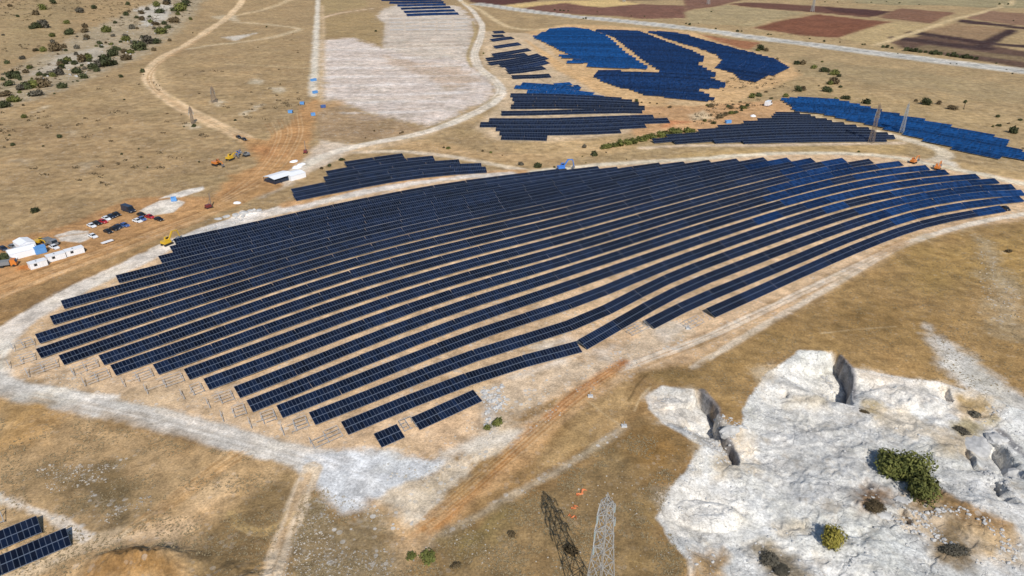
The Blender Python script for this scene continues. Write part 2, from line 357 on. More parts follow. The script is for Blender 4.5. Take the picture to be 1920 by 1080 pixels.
# -- roads on the left
paint([(603, 34), (650, 22), (700, 16)], (214, 186, 154), w=6, soft=3, amp=1, own='dirt_road')
paint([(430, 32), (480, 22), (520, 10), (565, -8)], (206, 180, 140), w=9, soft=3, amp=2, op=.8)
paint([(440, 42), (500, 45), (568, 54), (530, 66), (480, 76), (420, 82), (350, 92)], (208, 186, 150), w=8, soft=4, amp=3, op=.7)
paint([(415, 70), (480, 62), (440, 76)], (214, 204, 188), soft=4, amp=4, op=.8, rocky=1)
paint([(430, 120), (500, 124), (588, 128)], (198, 172, 130), w=5, soft=3, amp=1.5, op=.7)
paint([(395, 30), (440, 28), (450, 40), (410, 36)], (204, 186, 156), soft=4, amp=3, op=.7)
paint([(470, -25), (455, 0), (432, 28), (395, 54), (340, 90), (295, 113), (276, 133), (274, 150), (292, 170), (330, 195), (365, 215), (402, 233), (445, 252), (490, 272), (520, 290)], (218, 188, 148), w=10, soft=1.5, amp=.9, rocky=.05, tufty=0, own='dirt_road')
paint([(300, 112), (288, 130), (300, 160), (330, 190), (322, 160), (310, 135)], (196, 166, 122), soft=4, amp=3, op=.6)
paint([(598, -30), (596, 0), (593, 60), (591, 120), (588, 180)], (216, 204, 184), w=7, soft=2.5, amp=1.2, tufty=0, own='dirt_road')
paint([(604, 10), (607, 60), (603, 120), (600, 190)], (206, 178, 140), w=5, soft=3, amp=1.5, op=.7)
paint([(440, 254), (500, 262), (548, 226), (566, 200), (586, 186), (600, 186), (588, 236), (577, 290), (560, 312), (520, 332), (480, 362), (430, 388), (380, 400), (430, 330), (486, 310), (470, 290), (455, 270)], (184, 140, 93), soft=3, amp=2, tufty=.1, rocky=.05, own='dirt_yard')
paint([(470, 270), (520, 272), (530, 290), (490, 300)], (178, 126, 80), soft=5, amp=4, op=.8)
paint([(560, 200), (640, 186), (650, 196), (590, 210)], (190, 150, 104), soft=4, amp=2, op=.7)
# gravel road sweeping down to the entrance
paint([(875, 200), (905, 196), (890, 222), (800, 252), (700, 270), (620, 272), (590, 276), (570, 300), (560, 325), (600, 310), (660, 288), (760, 270), (880, 224)], (204, 176, 140), soft=3, amp=2, op=.8)
paint([(600, 262), (660, 272), (640, 300), (600, 315), (565, 330), (540, 350), (490, 370), (540, 330), (580, 290)], (208, 188, 164), soft=3, amp=2, rocky=.3)
paint([(850, -10), (872, 8), (890, 24), (905, 48), (900, 75), (888, 100), (895, 125), (922, 146), (942, 163), (942, 180), (915, 200), (860, 227), (800, 249), (730, 264), (660, 273), (600, 290), (560, 318), (520, 345), (470, 366)], (220, 206, 186), w=8, soft=1.2, amp=.5, rocky=.1, tufty=0, own='gravel_road')
paint([(886, 40), (893, 60), (884, 85), (874, 105), (884, 125)], (176, 152, 108), w=3, soft=2, amp=.6)
paint([(862, 2), (900, 18), (935, 42), (960, 55), (1000, 58), (1060, 50)], (212, 186, 144), w=8, soft=3, amp=1, own='dirt_road')
paint([(935, 178), (900, 200), (850, 222), (790, 246)], (160, 138, 100), w=2, soft=1.5, amp=.6, op=.7)
# -- works yard on the left
paint([(-200, 560), (-100, 520), (0, 452), (100, 432), (180, 400), (240, 374), (330, 366), (400, 372), (460, 345), (510, 330), (500, 356), (420, 396), (320, 424), (240, 452), (150, 490), (60, 524), (-60, 568)], (182, 139, 93), soft=2.5, amp=1.8, tufty=.1, rocky=.08, own='dirt_yard')
paint([(-120, 590), (0, 545), (100, 505), (200, 470), (290, 435), (380, 398), (440, 372), (500, 350)], (188, 145, 97), w=15, soft=2, amp=1, tufty=.05, own='dirt_road')
paint([(-100, 575), (0, 533), (100, 496), (200, 462), (270, 436), (330, 414), (400, 388)], (146, 106, 66), w=1.1, soft=.8, amp=.3, op=.8)
paint([(-100, 600), (0, 558), (100, 516), (200, 480), (290, 444), (400, 398)], (206, 168, 122), w=2, soft=1, amp=.4, op=.8)
paint([(-100, 605), (0, 562), (150, 510), (290, 455), (300, 470), (200, 512), (100, 560), (0, 612), (-100, 650)], (166, 132, 88), soft=3, amp=2.5, tufty=.8, rocky=.1)
paint([(0, 575), (120, 530), (180, 515), (100, 560), (0, 600)], (136, 106, 70), soft=3, amp=3, op=.7, tufty=.9)
paint([(104, 442), (135, 432), (166, 433), (170, 447), (150, 456), (112, 452)], (212, 200, 184), soft=.5, amp=.6, own='gravel_pad')
paint([(112, 444), (160, 437)], (196, 156, 112), w=1.2, soft=.6, amp=.4, op=.8)
paint([(262, 395), (300, 376), (330, 372), (345, 380), (325, 398), (285, 404)], (216, 204, 188), soft=.7, amp=.8, own='gravel_pad')
paint([(300, 372), (340, 358), (380, 350), (384, 355), (340, 370)], (220, 210, 196), soft=.7, amp=.8)
paint([(30, 500), (60, 494), (56, 506), (30, 508)], (196, 124, 66), soft=1.2, amp=1)
# -- earth under the big array
paint([(-10, 655), (40, 612), (110, 556), (205, 512), (285, 470), (320, 448), (400, 428), (500, 405), (560, 384), (700, 345), (850, 322), (1000, 318), (1130, 305), (1250, 298), (1500, 286), (1690, 290), (1800, 316), (1950, 345), (1950, 400), (1850, 408), (1700, 452), (1500, 545), (1330, 632), (1200, 690),
       (1060, 740), (960, 790), (900, 830), (820, 870), (640, 868), (560, 848), (400, 800), (200, 745), (30, 705)], (208, 176, 139), soft=2, amp=2, rocky=.5, tufty=.06, streak=.35, own='array_ground')
paint([(-10, 650), (60, 640), (120, 690), (200, 710), (330, 710), (440, 760), (560, 810), (640, 835), (760, 845), (640, 872), (560, 850), (400, 802), (200, 748), (20, 706)], (204, 176, 142), soft=3, amp=3, op=.6, rocky=.8, tufty=.15)
paint([(900, 720), (980, 700), (1090, 668), (1190, 640), (1210, 610), (1300, 600), (1320, 625), (1210, 670), (1060, 730), (960, 790), (900, 830), (900, 760)], (208, 184, 154), soft=2, amp=3, op=.85, rocky=1, tufty=.15)
paint([(905, 740), (935, 725), (940, 790), (925, 810), (905, 780)], (206, 196, 184), soft=1.5, amp=2.5, op=.8, rocky=1)
for q in ([(1000, 652), (1060, 630), (1080, 640), (1010, 662)], [(930, 712), (1000, 690), (1060, 672), (1050, 682), (960, 712)], [(1110, 655), (1160, 640), (1150, 680), (1120, 680)], [(1230, 620), (1270, 600), (1300, 612), (1250, 640)]):
    paint(q, (216, 202, 184), soft=2, amp=2, op=.7, rocky=.8)
# pale perimeter tracks
paint([(-60, 690), (0, 632), (60, 590), (120, 556), (200, 516), (280, 480), (322, 458), (400, 430), (480, 405), (545, 388)], (219, 206, 190), w=9, soft=1.0, amp=1.0, rocky=.35, tufty=0, own='gravel_road')
paint([(330, 447), (400, 418), (470, 396), (498, 392), (490, 404), (420, 428), (350, 452)], (222, 212, 200), soft=1, amp=1.2, rocky=1)
paint([(540, 384), (620, 366), (700, 348), (780, 336), (860, 327), (930, 324), (1010, 322)], (196, 154, 108), w=8, soft=1.5, amp=1, own='dirt_road')
paint([(545, 392), (640, 370), (720, 353), (800, 340), (880, 331), (960, 326)], (216, 204, 190), w=6, soft=1.5, amp=1.2, rocky=.9)
paint([(1000, 322), (1060, 316), (1130, 308), (1250, 302), (1400, 290), (1500, 287), (1600, 288), (1680, 294), (1760, 312), (1830, 324), (1900, 342), (1960, 352)], (216, 202, 176), w=6, soft=2, amp=1, own='dirt_road')
paint([(0, 660), (10, 640), (30, 640), (10, 680), (12, 720), (-20, 720)], (214, 204, 190), soft=2, amp=1)
# gravel road in front of the array and the white pad
paint([(-120, 700), (0, 728), (100, 748), (200, 768), (300, 790), (400, 815), (500, 842), (580, 866), (650, 885)], (200, 192, 180), w=8.5, soft=1.2, amp=.7, rocky=.15, tufty=0, own='gravel_road')
paint([(60, 722), (130, 732), (222, 742), (226, 750), (150, 746), (70, 738)], (222, 212, 198), soft=1, amp=1, rocky=.5)
paint([(240, 752), (330, 776), (400, 800), (500, 826), (600, 846), (660, 850), (560, 846), (440, 820), (300, 778)], (218, 206, 190), soft=1, amp=1.2, rocky=.6)
paint([(560, 858), (640, 848), (740, 848), (800, 856), (834, 864), (826, 884), (750, 918), (692, 950), (640, 966), (604, 930), (578, 892)], (211, 210, 207), soft=1.5, amp=1.4, rocky=.3, tufty=0, own='gravel_pad')
paint([(690, 945), (760, 912), (830, 880), (900, 830), (960, 790), (1010, 790), (960, 840), (880, 890), (820, 940), (760, 990), (720, 1000)], (210, 190, 162), soft=1.5, amp=2.5, rocky=.9, tufty=.2)
paint([(780, 862), (860, 828), (930, 815), (1000, 800), (1060, 770), (1040, 790), (960, 830), (850, 858)], (216, 204, 186), soft=2, amp=2, op=.85, rocky=.5)
paint([(730, 940), (790, 930), (860, 880), (920, 850), (880, 900), (800, 960), (750, 990)], (214, 198, 174), soft=2, amp=2.5, op=.8, rocky=.9)
paint([(584, 880), (566, 925), (545, 980), (525, 1030), (508, 1095), (500, 1140)], (214, 194, 166), w=3.8, soft=.6, amp=.4, own='dirt_road')
paint([(578, 888), (548, 960), (525, 1020)], (196, 164, 122), w=2.5, soft=1.2, amp=.8, op=.7)
# -- lower right: perimeter tracks, clay strip, stony track
paint([(1165, 690), (1300, 648), (1400, 600), (1500, 550), (1600, 500), (1700, 450), (1800, 420), (1930, 400), (1930, 412), (1830, 425), (1740, 450), (1640, 500), (1540, 560), (1440, 612), (1370, 655), (1300, 680), (1200, 700), (1120, 760), (1040, 810), (960, 800), (1060, 740)], (200, 167, 128), soft=2, amp=1.8, tufty=.15, rocky=.35, own='sandy_track')
paint([(1165, 690), (1240, 664), (1310, 640), (1400, 598), (1480, 560), (1560, 520), (1640, 484), (1700, 458), (1760, 436), (1850, 412), (1960, 396)], (222, 206, 184), w=3.2, soft=.6, amp=.5, rocky=.5, own='dirt_road')
paint([(1300, 690), (1360, 652), (1440, 606), (1520, 560), (1600, 512), (1680, 466), (1740, 440)], (214, 196, 172), w=2.6, soft=.6, amp=.5, op=.9, rocky=.6)
paint([(760, 1010), (830, 960), (900, 905), (970, 840), (1030, 780), (1100, 728), (1168, 680), (1150, 720), (1080, 780), (1020, 840), (960, 900), (880, 965), (800, 1020)], (190, 151, 105), soft=1.6, amp=1.5, tufty=.15, rocky=.1, own='clay_track')
paint([(1168, 680), (1110, 718), (1060, 756), (1030, 782)], (182, 116, 62), w=3.5, soft=1.2, amp=.7, op=.85)
paint([(1000, 800), (960, 850), (900, 915), (830, 975), (760, 1020)], (180, 122, 66), w=2.5, soft=1.5, amp=.8, op=.7)
paint([(1060, 785), (1120, 740), (1180, 705), (1190, 750), (1160, 800), (1060, 870), (1000, 890), (1030, 830)], (180, 147, 101), soft=2, amp=2, tufty=.4)
paint([(760, 1050), (850, 995), (950, 935), (1040, 888), (1110, 842), (1172, 802)], (176, 156, 128), w=2.6, soft=.9, amp=.6, rocky=1, own='stony_track')
paint([(690, 935), (712, 970), (735, 1010), (748, 1060), (790, 1020), (740, 960)], (204, 168, 124), soft=2, amp=1.2)
paint([(730, 1030), (800, 1010), (780, 1060), (640, 1110), (560, 1110), (640, 1060)], (202, 168, 126), soft=2.5, amp=2, rocky=.4)
# -- scrub
paint([(1196, 702), (1300, 690), (1382, 652), (1482, 592), (1600, 524), (1722, 455), (1830, 428), (1980, 410), (2300, 560), (2200, 860), (1920, 770), (1800, 726), (1600, 690), (1500, 650), (1440, 690), (1392, 772), (1385, 800), (1322, 745), (1240, 716)], (162, 130, 84), soft=2.5, amp=2, tufty=.7, rocky=.12)
paint([(1690, 470), (1760, 450), (1960, 430), (1960, 560), (1850, 520), (1760, 560), (1700, 540)], (168, 136, 82), soft=8, amp=6, op=.8, tufty=.6)
paint([(1830, 440), (1870, 470), (1920, 560), (1920, 640), (1880, 620), (1850, 540)], (176, 156, 124), soft=5, amp=5, op=.7, rocky=.9)
paint([(1400, 650), (1500, 600), (1640, 560), (1760, 600), (1740, 660), (1600, 640), (1500, 640)], (146, 116, 70), soft=8, amp=6, op=.6, tufty=1)
paint([(1738, 612), (1782, 640), (1850, 700), (1925, 742), (1990, 770), (1990, 830), (1925, 800), (1830, 745), (1772, 686)], (206, 200, 190), soft=3, amp=3, op=.92, rocky=.7)
paint([(1190, 700), (1260, 694), (1340, 700), (1300, 716), (1220, 712)], (128, 104, 64), soft=3, amp=2, op=.7)
paint([(870, 985), (960, 940), (1060, 890), (1180, 808), (1200, 780), (1240, 800), (1305, 836), (1280, 880), (1250, 930), (1232, 975), (1252, 1015), (1290, 1050), (1300, 1160), (700, 1160), (780, 1050)], (146, 120, 82), soft=2.5, amp=2, tufty=.9, rocky=.15)
paint([(1180, 810), (1240, 800), (1300, 836), (1250, 910), (1220, 900), (1170, 860)], (148, 112, 62), soft=5, amp=4, op=.8, tufty=.8)
paint([(840, 1020), (920, 960), (960, 960), (900, 1020), (860, 1050)], (128, 112, 68), soft=4, amp=3, op=.7, tufty=1)
paint([(1180, 940), (1250, 930), (1270, 1010), (1180, 1060)], (158, 130, 84), soft=5, amp=4, op=.7)
# -- lower left
paint([(-120, 720), (0, 746), (150, 782), (300, 808), (420, 842), (552, 872), (562, 892), (500, 1160), (-300, 1160), (-300, 800)], (180, 149, 108), soft=1.2, amp=1.5, tufty=.5, rocky=.12, streak=.35)
paint([(40, 900), (100, 870), (230, 858), (295, 915), (280, 960), (230, 1000), (150, 980), (90, 950)], (128, 108, 76), soft=5, amp=5, op=.95, rocky=.85, tufty=.9)
paint([(380, 985), (470, 925), (548, 880), (552, 900), (520, 1000), (490, 1090), (350, 1090), (360, 1020)], (134, 110, 74), soft=3, amp=2.5, op=.95, tufty=.8, rocky=.25)
paint([(574, 905), (640, 972), (722, 960), (742, 1020), (742, 1140), (520, 1140), (545, 990)], (142, 122, 90), soft=3, amp=2, op=.95, rocky=.9, tufty=.7)
paint([(200, 770), (330, 800), (420, 838), (400, 850), (290, 830), (190, 790)], (150, 118, 76), soft=3, amp=2.5, op=.6, tufty=.9)
paint([(0, 748), (120, 775), (60, 830), (0, 840)], (190, 146, 88), soft=6, amp=4, op=.7)
paint([(-40, 925), (30, 945), (80, 962), (130, 985), (160, 1008)], (216, 198, 174), w=2.2, soft=.9, amp=.8, rocky=1)
paint([(-60, 950), (40, 965), (140, 1005), (150, 1030), (60, 1080), (-100, 1120)], (196, 164, 122), soft=2, amp=1.5, rocky=.6)
paint([(60, 1090), (150, 1035), (220, 1010), (300, 985), (360, 950), (400, 940), (350, 1010), (300, 1040), (340, 1075)], (204, 168, 122), soft=2.5, amp=2, rocky=.3, tufty=.1)
paint([(300, 985), (380, 940), (440, 890), (420, 930), (370, 985), (330, 1010)], (200, 166, 122), soft=2.5, amp=2, rocky=.3, tufty=.1)
for i in range(7):
    o = i * 9
    paint([(270 + o, 985 - o * .6), (330 + o * 1.2, 930 - o * .6), (400 + o, 870 - o * .2)], (206, 170, 122) if i % 2 else (162, 122, 76), w=.9, soft=.7, amp=.5, op=.5)
paint([(150, 1062), (200, 1032), (275, 1022), (330, 1050), (345, 1090), (140, 1100)], (146, 112, 70), soft=1.6, amp=1.2, tufty=.5)
paint([(430, 962), (455, 990), (500, 1000), (520, 985)], (190, 160, 108), w=1.2, soft=.8, amp=.5, op=.7)
paint([(584, 878), (566, 925), (545, 980), (525, 1030), (508, 1095), (500, 1140)], (216, 194, 164), w=4.2, soft=.7, amp=.5, rocky=.4, tufty=0)
paint([(576, 890), (546, 962), (522, 1024)], (190, 156, 114), w=1.6, soft=.8, amp=.5, op=.7)
paint([(150, 1035), (230, 1002), (300, 978), (345, 960), (385, 972), (350, 1010), (330, 1035), (300, 1020), (220, 1022)], (212, 182, 144), soft=2, amp=2.2, op=.85, rocky=.4, tufty=.05)
paint([(300, 975), (360, 930), (430, 890), (450, 895), (400, 945), (350, 990)], (206, 174, 132), soft=2, amp=2.2, op=.75, rocky=.3, tufty=.05)
paint([(-40, 1110), (60, 1070), (140, 1028), (220, 1005)], (214, 188, 152), w=5, soft=1.2, amp=1, op=.8, rocky=.4)
paint([(-40, 925), (30, 945), (80, 962), (130, 985), (160, 1008)], (222, 206, 186), w=2.4, soft=.7, amp=.8, rocky=1)
def ruts(pts, c=(160, 126, 88), gap_m=1.9, w=.45, op=.5, n=2):
    q = np.array([tuple(P(*p)[:2]) for p in pts])
    t = np.gradient(q, axis=0); t /= np.hypot(t[:, 0], t[:, 1])[:, None] + 1e-9; nv = np.c_[-t[:, 1], t[:, 0]]
    for k in range(n): paint_w(q + nv * gap_m * (k - (n - 1) / 2), c, w, op)
def paint_w(q, c, w, op):
    global _shape
    keep = _shape; _shape = lambda pts: [tuple(v) for v in pts]
    paint([tuple(v) for v in q], c, w=w, soft=.35, amp=.25, op=op); _shape = keep
ruts([(0, 733), (100, 752), (200, 771), (300, 793), (400, 818), (500, 845), (580, 868)], (176, 164, 148), 1.9, .5, .6); ruts([(0, 722), (120, 746), (300, 784), (480, 832), (600, 868)], (226, 218, 206), 2.2, .5, .5)
for o in range(5): ruts([(600 + o * 14, 862), (660 + o * 20, 880 + o * 3), (700 + o * 22, 900 - o * 4), (760 + o * 14, 880 - o * 6)], (188, 184, 178) if o % 2 else (232, 230, 228), 1.9, .45, .5)
for o in range(5): ruts([(780 + o * 8, 1000 - o * 9), (880 + o * 6, 925 - o * 9), (980 + o * 4, 838 - o * 8), (1080, 752 - o * 5), (1165, 690 - o * 2)], (170, 122, 72) if o % 2 else (206, 172, 128), 2.0, .5, .6)
for o in range(4): ruts([(1190, 695 - o * 5), (1300, 652 - o * 5), (1400, 606 - o * 4), (1500, 558 - o * 4), (1600, 508 - o * 3), (1700, 456 - o * 2)], (176, 138, 98) if o % 2 else (216, 186, 150), 2.0, .5, .5)
for o in range(4): ruts([(0, 556 - o * 7), (100, 516 - o * 7), (200, 481 - o * 7), (290, 446 - o * 6), (380, 409 - o * 5), (460, 372 - o * 4)], (160, 118, 76) if o % 2 else (212, 176, 132), 2.0, .6, .55)
for o in range(3): ruts([(480, 274 - o * 5), (400, 237 - o * 4), (330, 200 - o * 3), (284, 165), (276, 142), (300, 116), (345, 92 - o), (400, 56)], (186, 150, 108), 2.4, .9, .5)
for o in range(6): ruts([(560 - o * 12, 212 + o * 4), (566 - o * 10, 250), (540 - o * 9, 300), (490 - o * 8, 345), (420, 378 - o * 2)], (166, 120, 76) if o % 2 else (212, 178, 134), 2.2, .8, .5)
ruts([(905, 52), (900, 76), (890, 100), (896, 126), (922, 148), (940, 168), (912, 198), (860, 224), (800, 247), (730, 262)], (190, 172, 146), 2.6, 1.0, .6)
for o in range(5): ruts([(220 + o * 16, 1010 - o * 12), (300 + o * 14, 960 - o * 14), (360 + o * 16, 905 - o * 8), (430 + o * 10, 850)], (160, 120, 74) if o % 2 else (208, 172, 126), 1.9, .4, .6)
ruts([(520, 1080), (545, 985), (575, 890)], (176, 146, 108), 1.8, .4, .6); ruts([(430, 962), (452, 988), (490, 1002), (530, 985), (545, 960)], (188, 158, 108), 1.8, .4, .6)
for q, wq in (([(1100, 750), (1135, 778), (1165, 798)], .5), ([(1215, 700), (1195, 720), (1178, 752)], .8), ([(1540, 625), (1600, 618), (1680, 612)], .6), ([(1220, 725), (1200, 745), (1190, 770)], .5)): paint(q, (196, 170, 130) if wq < .7 else (104, 82, 50), w=wq, soft=.4, amp=.3, op=.7)
# -- the chalk quarry
paint(QUARRY, (208, 205, 198), soft=.5, amp=.7, rocky=.5, tufty=0, streak=0, own='quarry')
for q, c, s in (([(1215, 740), (1300, 735), (1310, 790), (1240, 790)], (216, 196, 168), 3), ([(1330, 800), (1400, 800), (1400, 860), (1350, 880)], (218, 194, 160), 3), ([(1240, 930), (1320, 920), (1400, 960), (1330, 1000), (1250, 1000)], (218, 204, 184), 3),
                ([(1440, 740), (1560, 735), (1560, 770), (1470, 770)], (206, 190, 162), 3), ([(1590, 700), (1700, 712), (1780, 722), (1740, 760), (1640, 750)], (216, 198, 174), 3), ([(1780, 730), (1860, 745), (1850, 800), (1800, 790)], (206, 178, 138), 2.5),
                ([(1750, 810), (1830, 810), (1840, 860), (1770, 850)], (192, 172, 142), 2.5), ([(1640, 960), (1760, 940), (1920, 1000), (1920, 1060), (1800, 1030), (1680, 985)], (192, 164, 124), 2.5), ([(1820, 985), (1900, 985), (1900, 1040), (1850, 1040)], (212, 178, 130), 2)):
    paint(q, c, soft=s, amp=3, op=.75, rocky=.5)
for q in ([(1405, 745), (1448, 695), (1505, 662), (1550, 664), (1582, 700), (1588, 735), (1500, 745), (1430, 770)], [(1235, 745), (1290, 735), (1318, 770), (1300, 790), (1250, 785)], [(1250, 930), (1330, 915), (1410, 945), (1400, 1000), (1300, 1010), (1245, 985)], [(1600, 715), (1700, 718), (1790, 735), (1720, 760), (1620, 745)]):
    paint(q, (218, 213, 203), soft=1.5, amp=1.5, op=.8, rocky=.3)
for q in ([(1290, 1010), (1380, 980), (1420, 1000), (1340, 1030)], [(1420, 830), (1500, 800), (1560, 820), (1480, 850)], [(1560, 860), (1620, 850), (1640, 880), (1580, 900)], [(1480, 930), (1560, 900), (1590, 930), (1500, 960)], [(1800, 880), (1860, 870), (1900, 930), (1840, 940)]):
    paint(q, (190, 188, 184), soft=2, amp=2.5, op=.6, rocky=.8)
for q in ([(1290, 795), (1310, 815), (1330, 850), (1300, 900)], [(1330, 860), (1400, 850), (1420, 880), (1340, 905)], [(1400, 690), (1450, 668), (1470, 690), (1420, 740)], [(1620, 760), (1700, 770), (1760, 800), (1720, 820), (1640, 800)], [(1450, 985), (1500, 975), (1520, 1000), (1460, 1010)]):
    paint(q, (205, 186, 156), soft=1.8, amp=2.5, op=.55, rocky=.8)
for q, c in (([(1596, 922), (1625, 914), (1660, 925), (1672, 945), (1645, 970), (1612, 960)], (138, 100, 56)), ([(1395, 1020), (1440, 1005), (1490, 1040), (1510, 1090), (1430, 1090)], (140, 124, 98)), ([(1755, 1000), (1790, 985), (1825, 1030), (1815, 1060), (1760, 1055)], (136, 114, 82)),
             ([(1600, 745), (1660, 755), (1650, 785), (1610, 780)], (176, 158, 122)), ([(1800, 745), (1850, 755), (1850, 775), (1810, 770)], (156, 130, 86)), ([(1300, 1040), (1360, 1045), (1370, 1090), (1290, 1090)], (168, 132, 82)),
             ([(1780, 790), (1860, 790), (1830, 815), (1790, 810)], (150, 138, 106)), ([(1760, 920), (1830, 950), (1900, 985), (1860, 985), (1790, 955)], (150, 116, 72)), ([(1740, 925), (1765, 940), (1750, 960), (1725, 945)], (160, 130, 90))):
    paint(q, c, soft=2, amp=2.4, op=.9, rocky=.6, tufty=.9)
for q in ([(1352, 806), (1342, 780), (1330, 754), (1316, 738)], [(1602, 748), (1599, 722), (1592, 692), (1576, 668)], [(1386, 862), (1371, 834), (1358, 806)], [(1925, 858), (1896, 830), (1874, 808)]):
    paint(q, (118, 116, 118), w=1.5, soft=.5, amp=.4, op=.85, rocky=0)  # dark grey painted along the scarp walls to deepen their shade
# highway, last so that it lies on everything
paint([(900, 8), (985, 20), (1100, 33), (1280, 52), (1500, 80), (1700, 108), (1920, 133), (2150, 165)], (206, 198, 182), w=34, soft=3, amp=.3, rocky=0, tufty=0, own='highway')
HWY = [(985, 20), (1100, 33), (1280, 52), (1500, 80), (1700, 108), (1920, 133)]
paint([(900, 8)] + HWY + [(2150, 165)], (186, 182, 174), w=20, soft=1.5, amp=.1, op=.75)
paint([(900, 8)] + HWY + [(2150, 165)], (150, 146, 138), w=3, soft=1.5, amp=.1, op=.9)

# ---- ground material: earth colour per place, broken up by grain, tufts and stones
g = NT("ground_soil"); pos = g.pos()
ca = g.n("ShaderNodeVertexColor", layer_name="soil_colour").outputs[0]
da_ = g.n("ShaderNodeVertexColor", layer_name="soil_grain"); da = da_.outputs[0]; frac_ = da_.outputs[1]
sep = g.n("ShaderNodeSeparateColor"); g.l(da, sep.inputs[0]); rocky, tufty, streak = sep.outputs
nA = g.noise(pos, 0.03, 6, .6, .4); nB = g.noise(pos, 0.22, 8, .68, .3); nC = g.noise(pos, 1.9, 8, .78)
fac = g.math('MULTIPLY', g.math('MULTIPLY', g.rng(nA, .34, .66, .84, 1.15), g.rng(nB, .34, .66, .66, 1.32)), g.rng(nC, .33, .67, .6, 1.4))
vm = g.n("ShaderNodeVectorMath", operation='SCALE'); g.l(ca, vm.inputs[0]); g.l(fac, vm.inputs['Scale'])
c0 = vm.outputs[0]
hue = g.rng(g.noise(pos, .09, 5, .65), .46, .7, 0, .22)
c1 = g.mix(hue, c0, g.mix(1.0, c0, (1.12, .86, .62), 'MULTIPLY'))
hg = g.rng(g.noise(pos, .045, 5, .65), .5, .68, 0, .5)
c1 = g.mix(hg, c1, g.mix(1.0, c1, (.86, .93, .9), 'MULTIPLY'))
# wheel ruts and grading streaks
mp = g.n("ShaderNodeMapping"); mp.inputs['Rotation'].default_value = (0, 0, RAD(-42)); mp.inputs['Scale'].default_value = (.05, 1.0, 1); g.l(pos, mp.inputs[0])
st = g.math('MULTIPLY', g.rng(g.noise(mp.outputs[0], 1.1, 5, .6), .52, .68, 0, .55), streak)
c2 = g.mix(st, c1, g.mix(1.0, c1, (1.25, 1.22, 1.2), 'MULTIPLY'))
# dry tufts
t1 = g.rng(g.noise(pos, 1.7, 4, .62), .53, .63, 0, 1); t2 = g.rng(g.noise(pos, .12, 4, .6), .36, .62, .15, 1)
tf = g.math('MULTIPLY', g.math('MULTIPLY', g.math('MULTIPLY', t1, t2), tufty), .62)
c3 = g.mix(tf, c2, (.125, .098, .052))
# loose pale stones
vo = g.n("ShaderNodeTexVoronoi", ins={'Scale': .85, 'Randomness': 1.0}); g.l(pos, vo.inputs['Vector'])
wn_ = g.n("ShaderNodeSeparateColor"); g.l(vo.outputs['Color'], wn_.inputs[0])
size = g.math('MULTIPLY', g.math('POWER', wn_.outputs[0], 3.0), .62)
s1 = g.math('LESS_THAN', vo.outputs['Distance'], size)
patch = g.rng(g.noise(pos, .11, 5, .65), .44, .6, .06, 1)
sf = g.math('MULTIPLY', g.math('MULTIPLY', s1, patch), rocky, clamp=True)
stone_c = g.mix(wn_.outputs[1], (.46, .42, .36), (.66, .63, .58))
c4 = g.mix(sf, c3, stone_c)
rk2 = g.math('MULTIPLY', g.math('MULTIPLY', g.rng(g.noise(pos, .55, 6, .7), .5, .62, 0, 1), patch), g.math('MULTIPLY', rocky, .55))
c5 = g.mix(rk2, c4, g.mix(.5, (.58, .54, .48), c4))
rk3 = g.math('MULTIPLY', g.rng(g.noise(pos, .9, 6, .75), .6, .7, 0, .5), rocky)
c6 = g.mix(rk3, c5, g.mix(1.0, c5, (.5, .46, .42), 'MULTIPLY'))
wv = g.n("ShaderNodeVectorMath", operation='ADD'); wz = g.n("ShaderNodeVectorMath", operation='SCALE', ins={'Scale': 2.2}); nzv = g.n("ShaderNodeTexNoise", ins={'Scale': .35, 'Detail': 5}); g.l(pos, nzv.inputs['Vector']); g.l(nzv.outputs['Color'], wz.inputs[0]); g.l(pos, wv.inputs[0]); g.l(wz.outputs[0], wv.inputs[1])
def crack(sc, wid):
    v_ = g.n("ShaderNodeTexVoronoi", feature='DISTANCE_TO_EDGE', ins={'Scale': sc}); g.l(wv.outputs[0], v_.inputs['Vector']); return g.rng(v_.outputs['Distance'], 0, wid, 1, 0)
ck = g.math('MAXIMUM', g.math('MULTIPLY', crack(.22, .035), g.rng(g.noise(pos, .15, 4, .6), .45, .6, 0, 1)), g.math('MULTIPLY', crack(.7, .05), g.rng(g.noise(pos, .25, 4, .6), .5, .62, 0, .8)))
ckf = g.math('MULTIPLY', ck, frac_)
stain = g.math('MULTIPLY', g.rng(g.noise(pos, .16, 7, .72), .54, .68, 0, .42), frac_)
c6 = g.mix(stain, c6, (.43, .33, .21))
grit = g.math('MULTIPLY', g.rng(g.noise(pos, 1.1, 7, .8), .57, .66, 0, .5), frac_)
c6 = g.mix(grit, c6, (.26, .235, .2))
c6 = g.mix(g.math('MULTIPLY', ckf, .3), c6, (.2, .19, .175))
g.l(c6, g.b.inputs['Base Color']); g.b.inputs['Roughness'].default_value = .95; g.b.inputs['Specular IOR Level'].default_value = .15
bh = g.math('ADD', g.math('MULTIPLY', nC, .35), g.math('ADD', g.math('MULTIPLY', nB, .9), g.math('SUBTRACT', g.math('MULTIPLY', sf, .25), g.math('MULTIPLY', ckf, .45))))
bp = g.n("ShaderNodeBump", ins={'Strength': .55, 'Distance': .55}); g.l(bh, bp.inputs['Height']); g.l(bp.outputs[0], g.b.inputs['Normal'])
M_GROUND = g.m

